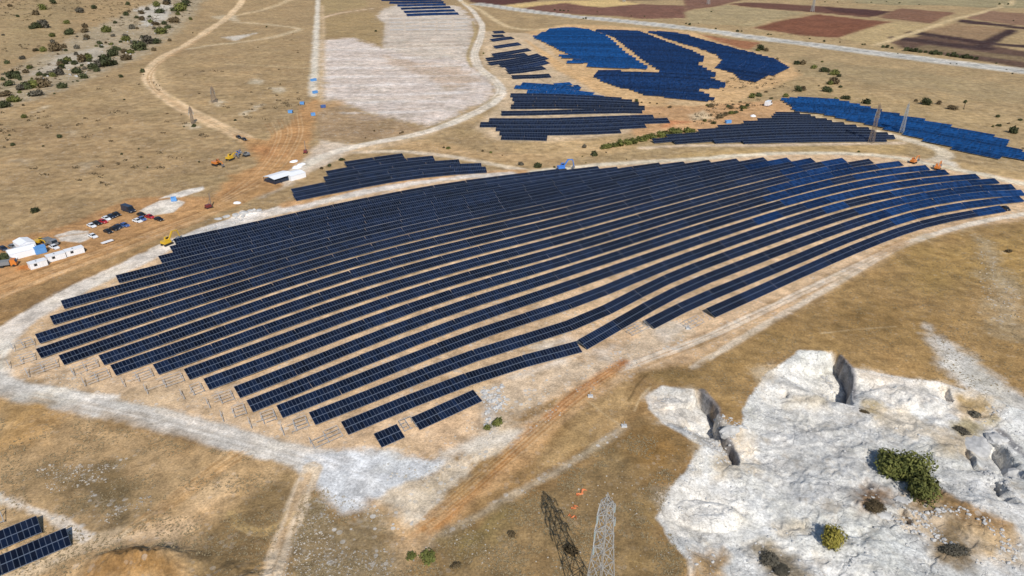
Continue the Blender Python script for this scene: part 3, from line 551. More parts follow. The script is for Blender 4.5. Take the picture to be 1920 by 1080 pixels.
def sheet(name, vid_mask, lift, label=None):
    """ground sheet, or a thin sheet lying on it, from the quads whose corners are in vid_mask"""
    jj = np.arange(NA - 1); ii = np.arange(NR - 1)
    J, I = np.meshgrid(jj, ii); a = (I * NA + J).ravel(); quads = np.c_[a, a + 1, a + NA + 1, a + NA]
    if vid_mask is not None:
        quads = quads[vid_mask[quads].all(axis=1)]
        if not len(quads): return None
        ids, inv = np.unique(quads, return_inverse=True); quads = inv.reshape(quads.shape)
    else: ids = np.arange(GX.size)
    me = bpy.data.meshes.new(name); n = len(ids)
    me.vertices.add(n); me.vertices.foreach_set('co', np.c_[GX[ids], GY[ids], GZ[ids] + lift * (1 + np.hypot(GX[ids], GY[ids]) / 300)].ravel().astype(np.float32))
    nq = len(quads); me.loops.add(nq * 4); me.loops.foreach_set('vertex_index', quads.ravel().astype(np.int32))
    me.polygons.add(nq); me.polygons.foreach_set('loop_start', np.arange(0, nq * 4, 4, dtype=np.int32)); me.polygons.foreach_set('loop_total', np.full(nq, 4, np.int32))
    me.update(calc_edges=True); me.polygons.foreach_set('use_smooth', np.ones(nq, bool))
    for nm, arr in (("soil_colour", col), ("soil_grain", det)):
        at = me.color_attributes.new(nm, 'FLOAT_COLOR', 'POINT'); at.data.foreach_set('color', np.c_[np.clip(arr[ids], 0, 1), frac[ids] if nm == 'soil_grain' else np.ones(n)].ravel().astype(np.float32))
    me.materials.append(M_GROUND); o = bpy.data.objects.new(name, me); C.objects.link(o); tag(o, kind='structure')
    return o
sheet('ground', None, 0)
for i, nm in enumerate(owners): sheet(nm, owner == i, 0.03)
# ------------------------------------------------------------------ solar arrays
def panel_mat(name, cell, tint, line=0.5, refl=.6):
    t = NT(name); uv = t.n("ShaderNodeUVMap", uv_map="modules").outputs[0]
    sp = t.n("ShaderNodeSeparateXYZ"); t.l(uv, sp.inputs[0])
    fu = t.math('FRACT', sp.outputs[0]); fv = t.math('FRACT', sp.outputs[1])
    eu = t.math('SUBTRACT', .5, t.math('ABSOLUTE', t.math('SUBTRACT', fu, .5))); ev = t.math('SUBTRACT', .5, t.math('ABSOLUTE', t.math('SUBTRACT', fv, .5)))
    fr = t.math('MAXIMUM', t.math('MULTIPLY', t.math('LESS_THAN', eu, .06), .6), t.math('LESS_THAN', ev, .042))
    fl = t.n("ShaderNodeVectorMath", operation='FLOOR'); t.l(uv, fl.inputs[0])
    oi = t.n("ShaderNodeObjectInfo"); ad = t.n("ShaderNodeVectorMath", operation='ADD'); t.l(fl.outputs[0], ad.inputs[0]); t.l(oi.outputs['Random'], ad.inputs[1])
    wnz = t.n("ShaderNodeTexWhiteNoise", noise_dimensions='3D'); t.l(ad.outputs[0], wnz.inputs['Vector'])
    vm = t.n("ShaderNodeVectorMath", operation='SCALE', ins={0: cell}); t.l(t.math('MULTIPLY', t.rng(wnz.outputs[0], 0, 1, .6, 1.5), t.rng(oi.outputs['Random'], 0, 1, .7, 1.45)), vm.inputs['Scale'])
    sheen_noise = t.rng(t.noise(t.pos(), .02, 4, .6), .36, .64, .5, 1.6)  # noise patches raise and lower the reflection to imitate uneven sky sheen
    # thin cell grid inside each module, and a little dust
    cu = t.math('FRACT', t.math('MULTIPLY', sp.outputs[0], 6)); cv = t.math('FRACT', t.math('MULTIPLY', sp.outputs[1], 10))
    cg = t.math('MULTIPLY', t.math('MAXIMUM', t.math('LESS_THAN', cu, .06), t.math('LESS_THAN', cv, .06)), .12)
    c1 = t.mix(cg, vm.outputs[0], (.1, .12, .16))
    dust = t.rng(t.noise(t.pos(), .5, 4, .6), .4, .8, 0, .02); c2 = t.mix(dust, c1, (.35, .30, .24))
    c3 = t.mix(t.math('MULTIPLY', fr, line), c2, (.3, .36, .46))
    t.t.nodes.remove(t.b)
    df = t.n("ShaderNodeBsdfDiffuse"); t.l(c3, df.inputs[0]); gl = t.n("ShaderNodeBsdfGlossy"); gl.inputs[0].default_value = (*tint, 1); t.l(t.math('ADD', t.math('MULTIPLY', fr, .3), .12), gl.inputs['Roughness'])
    fn = t.n("ShaderNodeFresnel", ins={0: 1.42}); mx = t.n("ShaderNodeMixShader"); t.l(t.math('MULTIPLY', t.math('MULTIPLY', fn.outputs[0], refl), t.math('MULTIPLY', sheen_noise, t.rng(oi.outputs['Random'], 0, 1, .8, 1.25))), mx.inputs[0]); t.l(df.outputs[0], mx.inputs[1]); t.l(gl.outputs[0], mx.inputs[2]); t.l(mx.outputs[0], t.out.inputs[0])
    return t.m
# anti-reflex coated glass mirrors mostly blue light; bluer cell colours paint in sky sheen
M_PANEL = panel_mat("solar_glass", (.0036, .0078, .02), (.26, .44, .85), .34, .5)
M_PANEL_FAR = panel_mat("solar_glass_sky_sheen", (.004, .038, .125), (.08, .55, 1.0), .10, .75)
M_PANEL_MID = panel_mat("solar_glass_half_sheen", (.004, .019, .062), (.14, .46, .95), .12, .6)
M_PANEL_TIP = panel_mat("solar_glass_soft_sheen", (.004, .022, .072), (.16, .48, .95), .14, .6)
M_ALU = simple("galvanised_steel", (.5, .51, .52), .5, .45, .15)
M_DARK = simple("panel_back", (.03, .032, .036), .6)
MODW, MODL = 0.93, 2.08

def smooth_line(pts, step, it=6):
    q = np.array([(p[0], p[1]) for p in pts], float); dd = np.r_[0, np.cumsum(np.hypot(*np.diff(q, axis=0).T))]
    n = max(2, int(round(dd[-1] / step)) + 1); s = np.linspace(0, dd[-1], n); r = np.c_[np.interp(s, dd, q[:, 0]), np.interp(s, dd, q[:, 1])]
    for _ in range(it):
        if n > 2: r[1:-1] = .25 * r[:-2] + .5 * r[1:-1] + .25 * r[2:]
    return r

def table_geo(a, b, tilt, za, zb, facing, nmod, bag, uvs, half=MODL, hc=1.25, ubase=0):
    """one tilted rack of two module rows between ground points a and b; appends to bag (MB)"""
    d = Vector((b[0] - a[0], b[1] - a[1], 0)); L = d.length; d.normalize()
    nrm = Vector((d.y, -d.x, 0))
    if nrm.dot(facing) < 0: nrm = -nrm
    lo = nrm * (half * math.cos(tilt)) - Vector((0, 0, half * math.sin(tilt))); hi = -lo
    A = Vector((a[0], a[1], za + hc)); B = Vector((b[0], b[1], zb + hc))
    th = Vector((0, 0, -.05)); flip = d.cross(-nrm).z < 0
    v = [A + lo, B + lo, B + hi, A + hi]; w = [p + th for p in v]
    f = [(0, 1, 2, 3), (7, 6, 5, 4), (0, 4, 5, 1), (1, 5, 6, 2), (2, 6, 7, 3), (3, 7, 4, 0)]
    uu = [(ubase, 0), (ubase + nmod, 0), (ubase + nmod, 2), (ubase, 2)]
    if flip: f = [tuple(reversed(q)) for q in f]; uu = uu[::-1]
    bag.add(v + w, [f[0]], 0); bag.f += [tuple(i + len(bag.v) - 8 for i in q) for q in f[1:]]; bag.mi += [2, 1, 1, 1, 1]
    uvs += uu + [(0, 0)] * 20

def finish_panels(bag, uvs, name, parent, mats):
    o = bag.build(name, mats, parent); ul = o.data.uv_layers.new(name="modules"); ul.data.foreach_set('uv', np.array(uvs, np.float32).ravel()); return o

def pix_line(px_pts, h): return [P(x, y, h) for x, y in px_pts]

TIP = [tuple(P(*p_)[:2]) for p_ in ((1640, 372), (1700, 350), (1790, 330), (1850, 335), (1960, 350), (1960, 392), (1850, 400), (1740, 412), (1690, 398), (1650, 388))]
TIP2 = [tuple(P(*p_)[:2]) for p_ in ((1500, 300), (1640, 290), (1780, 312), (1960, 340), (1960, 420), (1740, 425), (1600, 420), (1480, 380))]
def sky_sheen_mat(m):  # racks at the right tip get sky reflection painted as bluer cells
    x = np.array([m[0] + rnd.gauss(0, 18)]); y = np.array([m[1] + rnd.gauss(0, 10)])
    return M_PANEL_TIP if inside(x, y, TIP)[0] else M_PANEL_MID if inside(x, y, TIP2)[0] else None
def build_row(line, facing, label, group, tilt=RAD(20), detail=True, per=17, mat=None, half=MODL, hc=1.25, gap=.05, jit=.6, breaks=(), name='solar_panel_row'):
    """a row of racks following the ground along `line` (world xy); each rack is a part, with the steel posts as another"""
    mat = mat or M_PANEL; tl = per * MODW + gap
    q = smooth_line(line, tl, 1 if detail else 4); n = len(q) - 1
    mid = q[n // 2]; root = empty(name, (float(mid[0]), float(mid[1]), tz(mid[0], mid[1])))
    zz = terrain(q[:, 0], q[:, 1])
    # average the ground a little so that neighbouring racks line up
    zs = zz.copy()
    if n > 2: zs[1:-1] = .25 * zz[:-2] + .5 * zz[1:-1] + .25 * zz[2:]
    inv = Vector(root.location); posts = MB(); far_bag, far_uv = MB(), []
    for i in range(n):
        a, b = q[i], q[i + 1]; L = math.hypot(b[0] - a[0], b[1] - a[1]); e = gap / 2 / L; nm = max(2, int(round((L - gap) / MODW)))
        a2 = a + (b - a) * e; b2 = b - (b - a) * e
        for (br0, br1) in breaks:
            if i == br0: b2 = a + (b - a) * br1
        ja, jb = rnd.uniform(-.05, .05) * jit, rnd.uniform(-.05, .05) * jit; tt = tilt + RAD(rnd.uniform(-2.2, 2.2)) * jit
        bag, uvs = (MB(), []) if detail else (far_bag, far_uv)
        table_geo(a2 - inv.xy, b2 - inv.xy, tt, zs[i] + ja - inv.z, zs[i + 1] + jb - inv.z, facing, nm, bag, uvs, half, hc)
        if detail: finish_panels(bag, uvs, 'panel_rack', root, [sky_sheen_mat(.5 * (a + b)) or mat, M_ALU, M_DARK])
        d = Vector((b[0] - a[0], b[1] - a[1], 0)).normalized(); nr = Vector((d.y, -d.x, 0))
        if nr.dot(facing) < 0: nr = -nr
        m = max(2, int(L / 4.2)) if detail else 1
        for k in range(m):
            f = (k + .5) / m; c = Vector((a[0] + (b[0] - a[0]) * f, a[1] + (b[1] - a[1]) * f, 0)); z0 = zs[i] * (1 - f) + zs[i + 1] * f
            for sgn in (-1, 1):
                p = c + nr * (sgn * half * .55); zt = z0 + hc - sgn * half * .55 * math.tan(tilt) - .06
                posts.bar(Vector((p.x, p.y, tz(p.x, p.y) - .3)) - inv, Vector((p.x, p.y, zt)) - inv, .11 if detail else .2)
        if detail:
            for sgn in (-1, 1):
                p = Vector((a[0], a[1], 0)) + nr * (sgn * half * .55); r = Vector((b[0], b[1], 0)) + nr * (sgn * half * .55); dz = hc - sgn * half * .55 * math.tan(tilt) - .12
                posts.bar(Vector((p.x, p.y, zs[i] + dz)) - inv, Vector((r.x, r.y, zs[i + 1] + dz)) - inv, .09)
    if not detail: finish_panels(far_bag, far_uv, 'panel_rack', root, [mat, M_ALU, M_DARK])
    posts.build('support_frame', M_ALU, root)
    tag(root, label, 'solar panels', group)
    return root

SOUTH = Vector((.67, -.74, 0)).normalized()
ORD = ['first', 'second', 'third', 'fourth', 'fifth', 'sixth', 'seventh', 'eighth', 'ninth', 'tenth', 'eleventh', 'twelfth', 'thirteenth', 'fourteenth', 'fifteenth', 'sixteenth', 'seventeenth', 'eighteenth', 'nineteenth', 'twentieth']
def ordw(i):
    if i < 20: return ORD[i]
    tens = {2: 'twenty', 3: 'thirty', 4: 'forty', 5: 'fifty', 6: 'sixty', 7: 'seventy', 8: 'eighty', 9: 'ninety'}[(i + 1) // 10]
    return (tens[:-1] + 'ieth') if (i + 1) % 10 == 0 else tens + '-' + ORD[(i + 1) % 10 - 1]

# sight lines of the bare strips between the rows of the big array: strip k lies above row k
GAPS = {
 'R0b': [(1342, 600), (1400, 572), (1500, 525), (1600, 480), (1700, 440), (1750, 423), (1800, 413), (1850, 405), (1882, 398)],
 'R01': [(1225, 620), (1300, 583), (1400, 543), (1500, 499), (1600, 455), (1700, 418), (1750, 405), (1800, 396), (1850, 389), (1920, 378)],
 1: [(660, 818), (700, 800), (780, 768), (849, 738), (897, 720), (941, 706), (1010, 688), (1083, 671), (1113, 655), (1141, 638), (1180, 616), (1212, 598), (1250, 574), (1300, 548), (1400, 509), (1500, 469), (1600, 430), (1700, 396), (1750, 384), (1850, 369), (1925, 367)],
 2: [(610, 796), (640, 786), (700, 761), (780, 729), (849, 700), (897, 682), (941, 668), (1010, 651), (1083, 633), (1113, 617), (1141, 600), (1180, 578), (1212, 557), (1250, 536), (1300, 516), (1400, 479), (1500, 442), (1600, 408), (1700, 381), (1750, 371), (1850, 357), (1925, 356)],
 3: [(540, 783), (600, 762), (700, 722), (780, 689), (885, 646), (958, 625), (1024, 604), (1069, 592), (1102, 580), (1140, 562), (1180, 541), (1220, 522), (1300, 490), (1400, 454), (1500, 419), (1600, 388), (1700, 366), (1750, 357), (1850, 345), (1905, 345)],
 4: [(480, 773), (500, 767), (600, 726), (700, 685), (800, 645), (900, 607), (1000, 573), (1100, 540), (1200, 502), (1300, 466), (1400, 432), (1500, 399), (1600, 370), (1700, 351), (1750, 344), (1840, 335), (1870, 334)],
 5: [(430, 762), (500, 737), (600, 694), (700, 650), (800, 612), (900, 576), (1000, 545), (1100, 510), (1200, 476), (1300, 442), (1400, 410), (1500, 380), (1600, 355), (1700, 336), (1750, 330), (1835, 326)],
 6: [(400, 732), (500, 696), (600, 656), (700, 617), (800, 581), (900, 547), (1000, 519), (1100, 486), (1200, 455), (1300, 422), (1400, 392), (1500, 364), (1600, 339), (1700, 323), (1785, 316)],
 7: [(360, 715), (400, 702), (500, 664), (600, 625), (700, 587), (800, 553), (900, 521.5), (1000, 495), (1100, 466), (1200, 435), (1300, 404), (1400, 376), (1500, 348), (1600, 325), (1700, 311), (1750, 309)],
 8: [(300, 703), (350, 687), (400, 669), (500, 632), (600, 596), (700, 561), (800, 530), (900, 500), (1000, 475), (1100, 447), (1200, 417), (1300, 388), (1400, 361), (1500, 335), (1600, 312), (1695, 300)],
 9: [(220, 706), (300, 679), (400, 641), (500, 604), (600, 569), (700, 536), (800, 506), (900, 478), (1000, 454), (1100, 427), (1200, 399), (1300, 372), (1400, 346), (1500, 322), (1600, 303), (1640, 296)],
 10: [(190, 689), (300, 651), (400, 616), (500, 580), (600, 545), (700, 512), (800, 485), (900, 459), (1000, 435), (1100, 410), (1200, 383), (1300, 357), (1400, 332), (1500, 309), (1590, 294)],
 11: [(120, 687), (180, 667), (300, 624), (400, 589), (500, 554), (600, 521), (700, 491), (800, 465), (900, 441.5), (1000, 418), (1100, 394), (1200, 369), (1300, 344), (1400, 320), (1530, 295)],
 12: [(70, 678), (110, 665), (200, 633), (300, 598), (400, 565), (500, 532), (600, 500), (700, 471.5), (800, 447), (900, 424), (1000, 402), (1100, 379), (1200, 355), (1300, 331), (1400, 309), (1485, 294)],
 13: [(65, 652), (200, 606), (300, 575), (400, 543), (500, 512), (600, 482), (700, 454), (800, 430), (900, 408), (1000, 387), (1100, 365.5), (1200, 342.5), (1300, 320), (1440, 295)],
 14: [(62, 624), (100, 612), (200, 582), (300, 553), (400, 523), (500, 494), (600, 465), (700, 438), (800, 415), (900, 394), (1000, 374), (1100, 353.5), (1200, 331.5), (1300, 311), (1390, 298)],
 15: [(90, 592), (200, 560), (300, 532), (400, 504), (500, 477), (600, 449), (700, 423.5), (800, 402), (900, 382), (1000, 362.5), (1100, 343), (1200, 322), (1335, 302)],
 16: [(108, 562), (200, 537), (300, 513), (400, 486), (500, 460), (600, 434), (700, 410), (800, 390), (900, 371), (1000, 352), (1100, 334), (1200, 315), (1290, 305)],
 17: [(212, 518), (300, 495), (400, 470), (500, 446), (600, 420), (700, 398), (800, 379), (900, 361), (1000, 343), (1100, 327), (1245, 308)],
 18: [(292, 482), (400, 456), (500, 432), (600, 408), (700, 387), (800, 368), (900, 351.5), (1000, 335.5), (1100, 321), (1165, 315.5)],
 19: [(312, 464), (400, 444.5), (500, 422), (600, 399), (700, 378), (800, 358.5), (900, 343), (1000, 329), (1130, 313)],
 20: [(318, 452), (400, 434), (500, 413), (600, 391), (700, 370), (800, 350), (900, 336), (1000, 326), (1055, 320)]}
ENDS = {2: (640, 1921), 3: (579, 1903), 4: (518, 1872), 5: (462, 1836), 6: (438, 1778), 7: (381, 1742), 8: (344, 1692), 9: (286, 1636), 10: (206, 1586), 11: (184, 1527), 12: (109, 1482), 13: (66, 1438), 14: (64, 1387), 15: (91, 1335), 16: (111, 1287), 17: (214, 1241), 18: (294, 1162), 19: (315, 1126), 20: (322, 1052)}
def gy(k, x):
    g_ = GAPS[k]; xs = [p[0] for p in g_]; ys = [p[1] for p in g_]
    if x < xs[0]: return ys[0] + (x - xs[0]) * (ys[1] - ys[0]) / (xs[1] - xs[0])
    if x > xs[-1]: return ys[-1] + (x - xs[-1]) * (ys[-1] - ys[-2]) / (xs[-1] - xs[-2])
    return float(np.interp(x, xs, ys))
GRP = 'long rows of solar panels in the big array'
def centre_line(lo, hi, x0, x1, h=1.1):
    xs = np.linspace(x0, x1, max(4, int((x1 - x0) / 24))); return pix_line([(x, .5 * (gy(lo, x) + gy(hi, x))) for x in xs], h)
row_ends = {}
for k in range(2, 21):
    x0, x1 = ENDS[k]; ln = centre_line(k - 1, k, x0 + 6, x1 - 2)
    if k == 2:                                                 # a narrow break in the lowest long row
        cut = [i for i, p in enumerate(ln) if True]; xa = np.linspace(x0 + 6, 1086, 12); xb = np.linspace(1092, x1 - 2, 20)
        f = lambda x: .5 * (gy(1, x) + gy(2, x)); xa = np.linspace(x0 + 6, 1086, 20); xb = np.linspace(1092, x1 - 2, 36)
        lnA = pix_line([(x, f(x)) for x in xa], 1.1); lnB = pix_line([(x, f(x)) for x in xb], 1.1)
        build_row(lnA, SOUTH, 'lowest long dark panel row left of the narrow break, curling along the sandy slope', GRP)
        build_row(lnB, SOUTH, 'long dark panel row right of the narrow break, rising to the right-hand tip', GRP); ln = lnA
    else:
        lab = f'dark blue solar panel row, {ordw(k - 2)} up from the lower front edge of the big array'
        if k == 20: lab = 'topmost dark panel row of the big array, against the pale upper track'
        build_row(ln, SOUTH, lab, GRP)
    row_ends[k] = ln
build_row(centre_line('R0b', 'R01', 1332, 1881), SOUTH, 'shorter dark panel row at the lower right edge, nearest the perimeter track', GRP)
build_row(centre_line('R01', 1, 1218, 1916), SOUTH, 'dark panel row starting beside the bare posts, second from the right-hand track', GRP)
b1 = pix_line([(708, 827), (752, 808)], 1.1); build_row(b1, SOUTH, 'tiny stub of solar panels only a few modules long, lowest of the array', GRP, per=6)
b2 = pix_line([(779, 795), (840, 768), (896, 742)], 1.1); build_row(b2, SOUTH, 'short solar panel row ending by the white rocks, beside the tiny stub', GRP, per=7)

# bare racks waiting for their modules at the row ends
def bare_frame(a, b, label, group='unfinished mounting racks', half=MODL * .8, tilt=RAD(20)):
    a = Vector(a[:2] + (0,)) if isinstance(a, tuple) else Vector((a.x, a.y, 0)); b = Vector((b.x, b.y, 0)); d = (b - a); L = d.length; d.normalize(); nr = Vector((d.y, -d.x, 0))
    if nr.dot(SOUTH) < 0: nr = -nr
    root = empty('mounting_rack', (a.x, a.y, tz(a.x, a.y))); o = Vector(root.location)
    n = max(2, int(L / 3.0))
    for sgn in (-1, 1):
        for i in range(n + 1):
            p = a + d * (L * i / n) + nr * (sgn * half * .6); z = tz(p.x, p.y); mb = MB()
            mb.bar(Vector((p.x, p.y, z - .2)) - o, Vector((p.x, p.y, z + rnd.uniform(.7, 1.25) - sgn * half * .6 * math.tan(tilt))) - o, .12); mb.build('post', M_ALU, root)
    rb = MB()
    for s in (-.9, -.3, .3, .9):
        cut = rnd.uniform(.35, 1.0); p = a + nr * (half * s); q = p + (b - a) * cut
        rb.bar(Vector((p.x, p.y, tz(p.x, p.y) + 1.25 - half * s * math.tan(tilt))) - o, Vector((q.x, q.y, tz(q.x, q.y) + 1.25 - half * s * math.tan(tilt))) - o, .1)
    rb.build('rail', M_ALU, root)
    xb = MB()
    for i in range(n + 1):
        p = a + d * (L * i / n); z = tz(p.x, p.y) + 1.18
        xb.bar(p + nr * half + Vector((0, 0, z - half * math.tan(tilt))) - o, p - nr * half + Vector((0, 0, z + half * math.tan(tilt))) - o, .1)
    xb.build('crossbeam', M_ALU, root); tag(root, label, 'mounting rack', group); return root
for k in range(2, 15):
    ln = row_ends[k]; a, b = ln[0], ln[1]; d = Vector((a.x - b.x, a.y - b.y)).normalized(); L = (7, 6, 6, 5.5, 6, 5, 9, 7, 6, 6, 7, 6, 5)[k - 2]
    s = Vector((a.x, a.y)) + d * 1.2; e = s + d * L
    bare_frame(Vector((s.x, s.y, 0)), Vector((e.x, e.y, 0)), f'bare grey mounting rack at the left end of the {ordw(k - 2)} long row up')
bare_frame(P(754, 806), P(776, 797), 'bare rack bridging the tiny stub and the short panel row')
bare_frame(P(1288, 616), P(1325, 598), 'bare rack by the track at the foot of the lower right row')
bare_frame(P(1180, 628), P(1212, 613), 'bare rack at the left end of the row beside the rocky gully')
bare_frame(P(-20, 985), P(6, 974), 'bare rack beyond the two rows in the bottom left corner')

# -- separate rows traced one by one
def traced(rows, where, group, tilt=RAD(20), detail=False, mat=None, facing=SOUTH, per=17, half=MODL):
    for i, (pts, lab) in enumerate(rows):
        build_row(pix_line(pts, 1.1), facing, lab or where.format(ordw(i)), group, tilt, detail, per, mat, half)
traced([([(-160, 1080), (0, 1014), (74, 983)], 'upper of the two panel rows cut by the bottom left corner'),
        ([(-140, 1118), (0, 1062), (129, 1006)], 'lower of the two panel rows cut by the bottom left corner')], '', 'rows in the bottom left corner', detail=True, per=15)
traced([([(552, 371), (622, 357), (725, 336), (840, 321.5), (912, 318.5)], None), ([(549, 361), (622, 346), (725, 326), (830, 313), (903, 312)], None), ([(609, 338), (700, 321), (790, 308), (862, 304.5)], None),
        ([(614, 327), (700, 311), (770, 301), (814, 297.5)], None), ([(648, 309), (700, 300), (757, 293)], None)],
       'dark panel row, {} from the bottom of the small block left above the array', 'small block above the big array', detail=True, half=2.6)
traced([([(940, 257), (985, 259), (1026, 259)], None), ([(937, 249), (1030, 251), (1163, 245)], None), ([(930, 241), (1030, 243.5), (1210, 235)], None), ([(900, 234), (930, 234.5), (1030, 236), (1254, 226)], None),
        ([(917, 226.5), (1030, 228.5), (1100, 223), (1226, 220)], None), ([(940, 213), (1000, 213.5), (1100, 207.5), (1204, 208.5)], None), ([(958, 200.5), (1050, 199.5), (1209, 203)], None),
        ([(964, 193), (1080, 191), (1198, 196)], None), ([(961, 186), (1060, 184.5), (1185, 191)], None), ([(957, 179), (1060, 179), (1165, 187)], None)],
       'navy panel row, {} from the bottom of the middle block beyond the white road', 'middle block rows', mat=M_PANEL, half=2.9)
traced([([(988, 172), (1060, 174), (1130, 183)], None), ([(965, 163), (1040, 166), (1112, 177)], None), ([(978, 157.5), (1030, 159), (1088, 167)], None), ([(1040, 159.5), (1071, 157)], None), ([(1077, 163), (1087, 162)], None)],
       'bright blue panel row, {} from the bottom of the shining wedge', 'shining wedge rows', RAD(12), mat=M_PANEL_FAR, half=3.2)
traced([([(925, 61), (946, 60)], None), ([(923, 68), (945, 67)], None), ([(921, 76), (962, 71)], None), ([(927, 89), (945, 87), (975, 82)], None), ([(924, 104), (960, 99), (993, 93)], None), ([(912, 112), (950, 109), (987, 102)], None),
        ([(917, 120), (970, 114), (1012, 103)], None), ([(938, 124), (985, 119), (1025, 108)], None), ([(950, 130), (990, 126), (1027, 116)], None), ([(952, 136), (990, 134), (1021, 127)], None), ([(960, 145), (1000, 146.5), (1032, 142)], None)],
       'short dark panel row, {} from the top of the loose cluster beside the road', 'loose cluster of short rows', half=3.3)
traced([([(763, 29), (860, 26)], None), ([(758, 23), (853, 20)], None), ([(752, 17), (845, 14)], None), ([(745, 11), (836, 9)], None), ([(730, 5.5), (832, 4.5)], None), ([(715, .5), (828, 0)], None)],
       'panel row, {} from the bottom of the block at the top edge', 'rows at the top edge', mat=M_PANEL_MID, half=5.2)

# -- far blocks filled with evenly spaced rows inside their outline
def fill_block(poly, guide, pitch, where, group, tilt, mat, step=4.0, minlen=14):
    wp = [tuple(P(*p)[:2]) for p in poly]; gp = smooth_line([P(*p) for p in guide], 12, 10)
    d = gp[-1] - gp[0]; d = d / np.hypot(*d); nv = np.array([-d[1], d[0]])
    if nv[1] < 0: nv = -nv
    ext0 = gp[0] - d * 400; ext1 = gp[-1] + d * 400; gl = np.vstack([ext0, gp, ext1])
    pr = [(p[0] - gp[0][0]) * nv[0] + (p[1] - gp[0][1]) * nv[1] for p in wp]
    k0, k1 = int(math.floor((min(pr) - 60) / pitch)), int(math.ceil((max(pr) + 60) / pitch)); cnt = 0
    facing = Vector((-nv[0], -nv[1], 0))
    for k in range(k0, k1 + 1):
        ln = gl + nv * (k * pitch); s = smooth_line(ln, step, 2); ins = inside(s[:, 0], s[:, 1], wp); i = 0
        while i < len(s):
            if not ins[i]: i += 1; continue
            j = i
            while j + 1 < len(s) and ins[j + 1]: j += 1
            if (j - i) * step >= minlen:
                seg = s[i:j + 1]; build_row([tuple(v) for v in seg], facing, where.format(ordw(cnt)), group, tilt, False, 22, mat, half=MODL * 1.02, jit=.6); cnt += 1
            i = j + 1
    return cnt
n_f = fill_block([(998, 70), (1030, 56), (1070, 52), (1107, 57), (1136, 66.5), (1154, 80), (1170, 96), (1190, 110), (1204, 119.5), (1222, 132), (1190, 130), (1130, 127), (1096, 129), (1092, 122), (1112, 119), (1062, 121), (1062, 116), (1085, 113), (1046, 109), (1048, 105), (1066, 104), (1045, 95), (1020, 82), (1000, 73)],
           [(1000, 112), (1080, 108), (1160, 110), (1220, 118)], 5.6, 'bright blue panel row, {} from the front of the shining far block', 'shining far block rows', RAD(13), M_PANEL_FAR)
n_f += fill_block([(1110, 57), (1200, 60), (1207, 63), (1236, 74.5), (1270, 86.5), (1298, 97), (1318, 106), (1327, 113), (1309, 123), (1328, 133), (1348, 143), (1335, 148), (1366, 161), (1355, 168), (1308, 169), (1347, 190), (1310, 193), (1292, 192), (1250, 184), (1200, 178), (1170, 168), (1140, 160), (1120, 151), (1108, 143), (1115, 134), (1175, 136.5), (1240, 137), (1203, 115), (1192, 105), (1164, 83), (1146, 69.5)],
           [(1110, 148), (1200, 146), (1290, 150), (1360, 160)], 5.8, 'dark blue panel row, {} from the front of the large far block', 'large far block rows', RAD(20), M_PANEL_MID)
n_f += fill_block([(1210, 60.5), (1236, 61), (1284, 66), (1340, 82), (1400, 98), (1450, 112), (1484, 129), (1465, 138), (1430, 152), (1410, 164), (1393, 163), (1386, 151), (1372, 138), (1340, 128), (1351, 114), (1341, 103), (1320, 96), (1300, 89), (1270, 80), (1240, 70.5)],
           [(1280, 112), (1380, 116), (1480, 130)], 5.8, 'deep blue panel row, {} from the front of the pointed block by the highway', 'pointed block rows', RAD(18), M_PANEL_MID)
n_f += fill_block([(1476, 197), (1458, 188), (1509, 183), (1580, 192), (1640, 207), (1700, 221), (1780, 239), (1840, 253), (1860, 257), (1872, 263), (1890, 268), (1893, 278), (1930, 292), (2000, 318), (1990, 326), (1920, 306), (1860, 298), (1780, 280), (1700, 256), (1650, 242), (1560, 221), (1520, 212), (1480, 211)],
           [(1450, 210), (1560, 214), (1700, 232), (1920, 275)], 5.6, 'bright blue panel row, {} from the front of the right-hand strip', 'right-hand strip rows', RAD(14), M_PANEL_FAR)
n_f += fill_block([(1209, 274), (1216, 266), (1307, 250), (1313, 247), (1359, 239), (1434, 226), (1444, 216), (1462, 206), (1476, 197), (1482, 212), (1540, 225), (1590, 238), (1640, 247), (1696, 265), (1620, 266), (1500, 268), (1380, 270), (1300, 268)],
           [(1209, 276), (1330, 262), (1480, 250), (1690, 256)], 5.8, 'navy panel row, {} from the front of the fan-shaped right block', 'fan-shaped right block rows', RAD(21), M_PANEL)
print('far rows', n_f)
# unfinished racks on the cleared slope
rk = 0
for yy, x0, x1 in ((37, 728, 880), (44, 728, 882), (51, 730, 880), (58, 730, 878)):
    for j in range(5):
        xa = x0 + (x1 - x0) * j / 5 + 2; xb = x0 + (x1 - x0) * (j + 1) / 5 - 4
        a, b = P(xa, yy), P(xb, yy - .8); root = empty('mounting_rack', a); mb = MB(); d = b - a
        for s in (-1.3, 1.3): mb.bar((0, s, 1.3), (d.x, d.y + s, d.z + 1.3), .22)
        for i in range(7):
            pb = MB(); pb.bar((d.x * i / 6, d.y * i / 6, -.2), (d.x * i / 6, d.y * i / 6, d.z * i / 6 + 1.3), .28); pb.build('post', M_ALU, root)
        mb.build('rail', M_ALU, root)
        tag(root, 'pale unfinished mounting rack standing on the chalky slope below the top panel block', 'mounting rack', 'unfinished racks on the chalk slope')
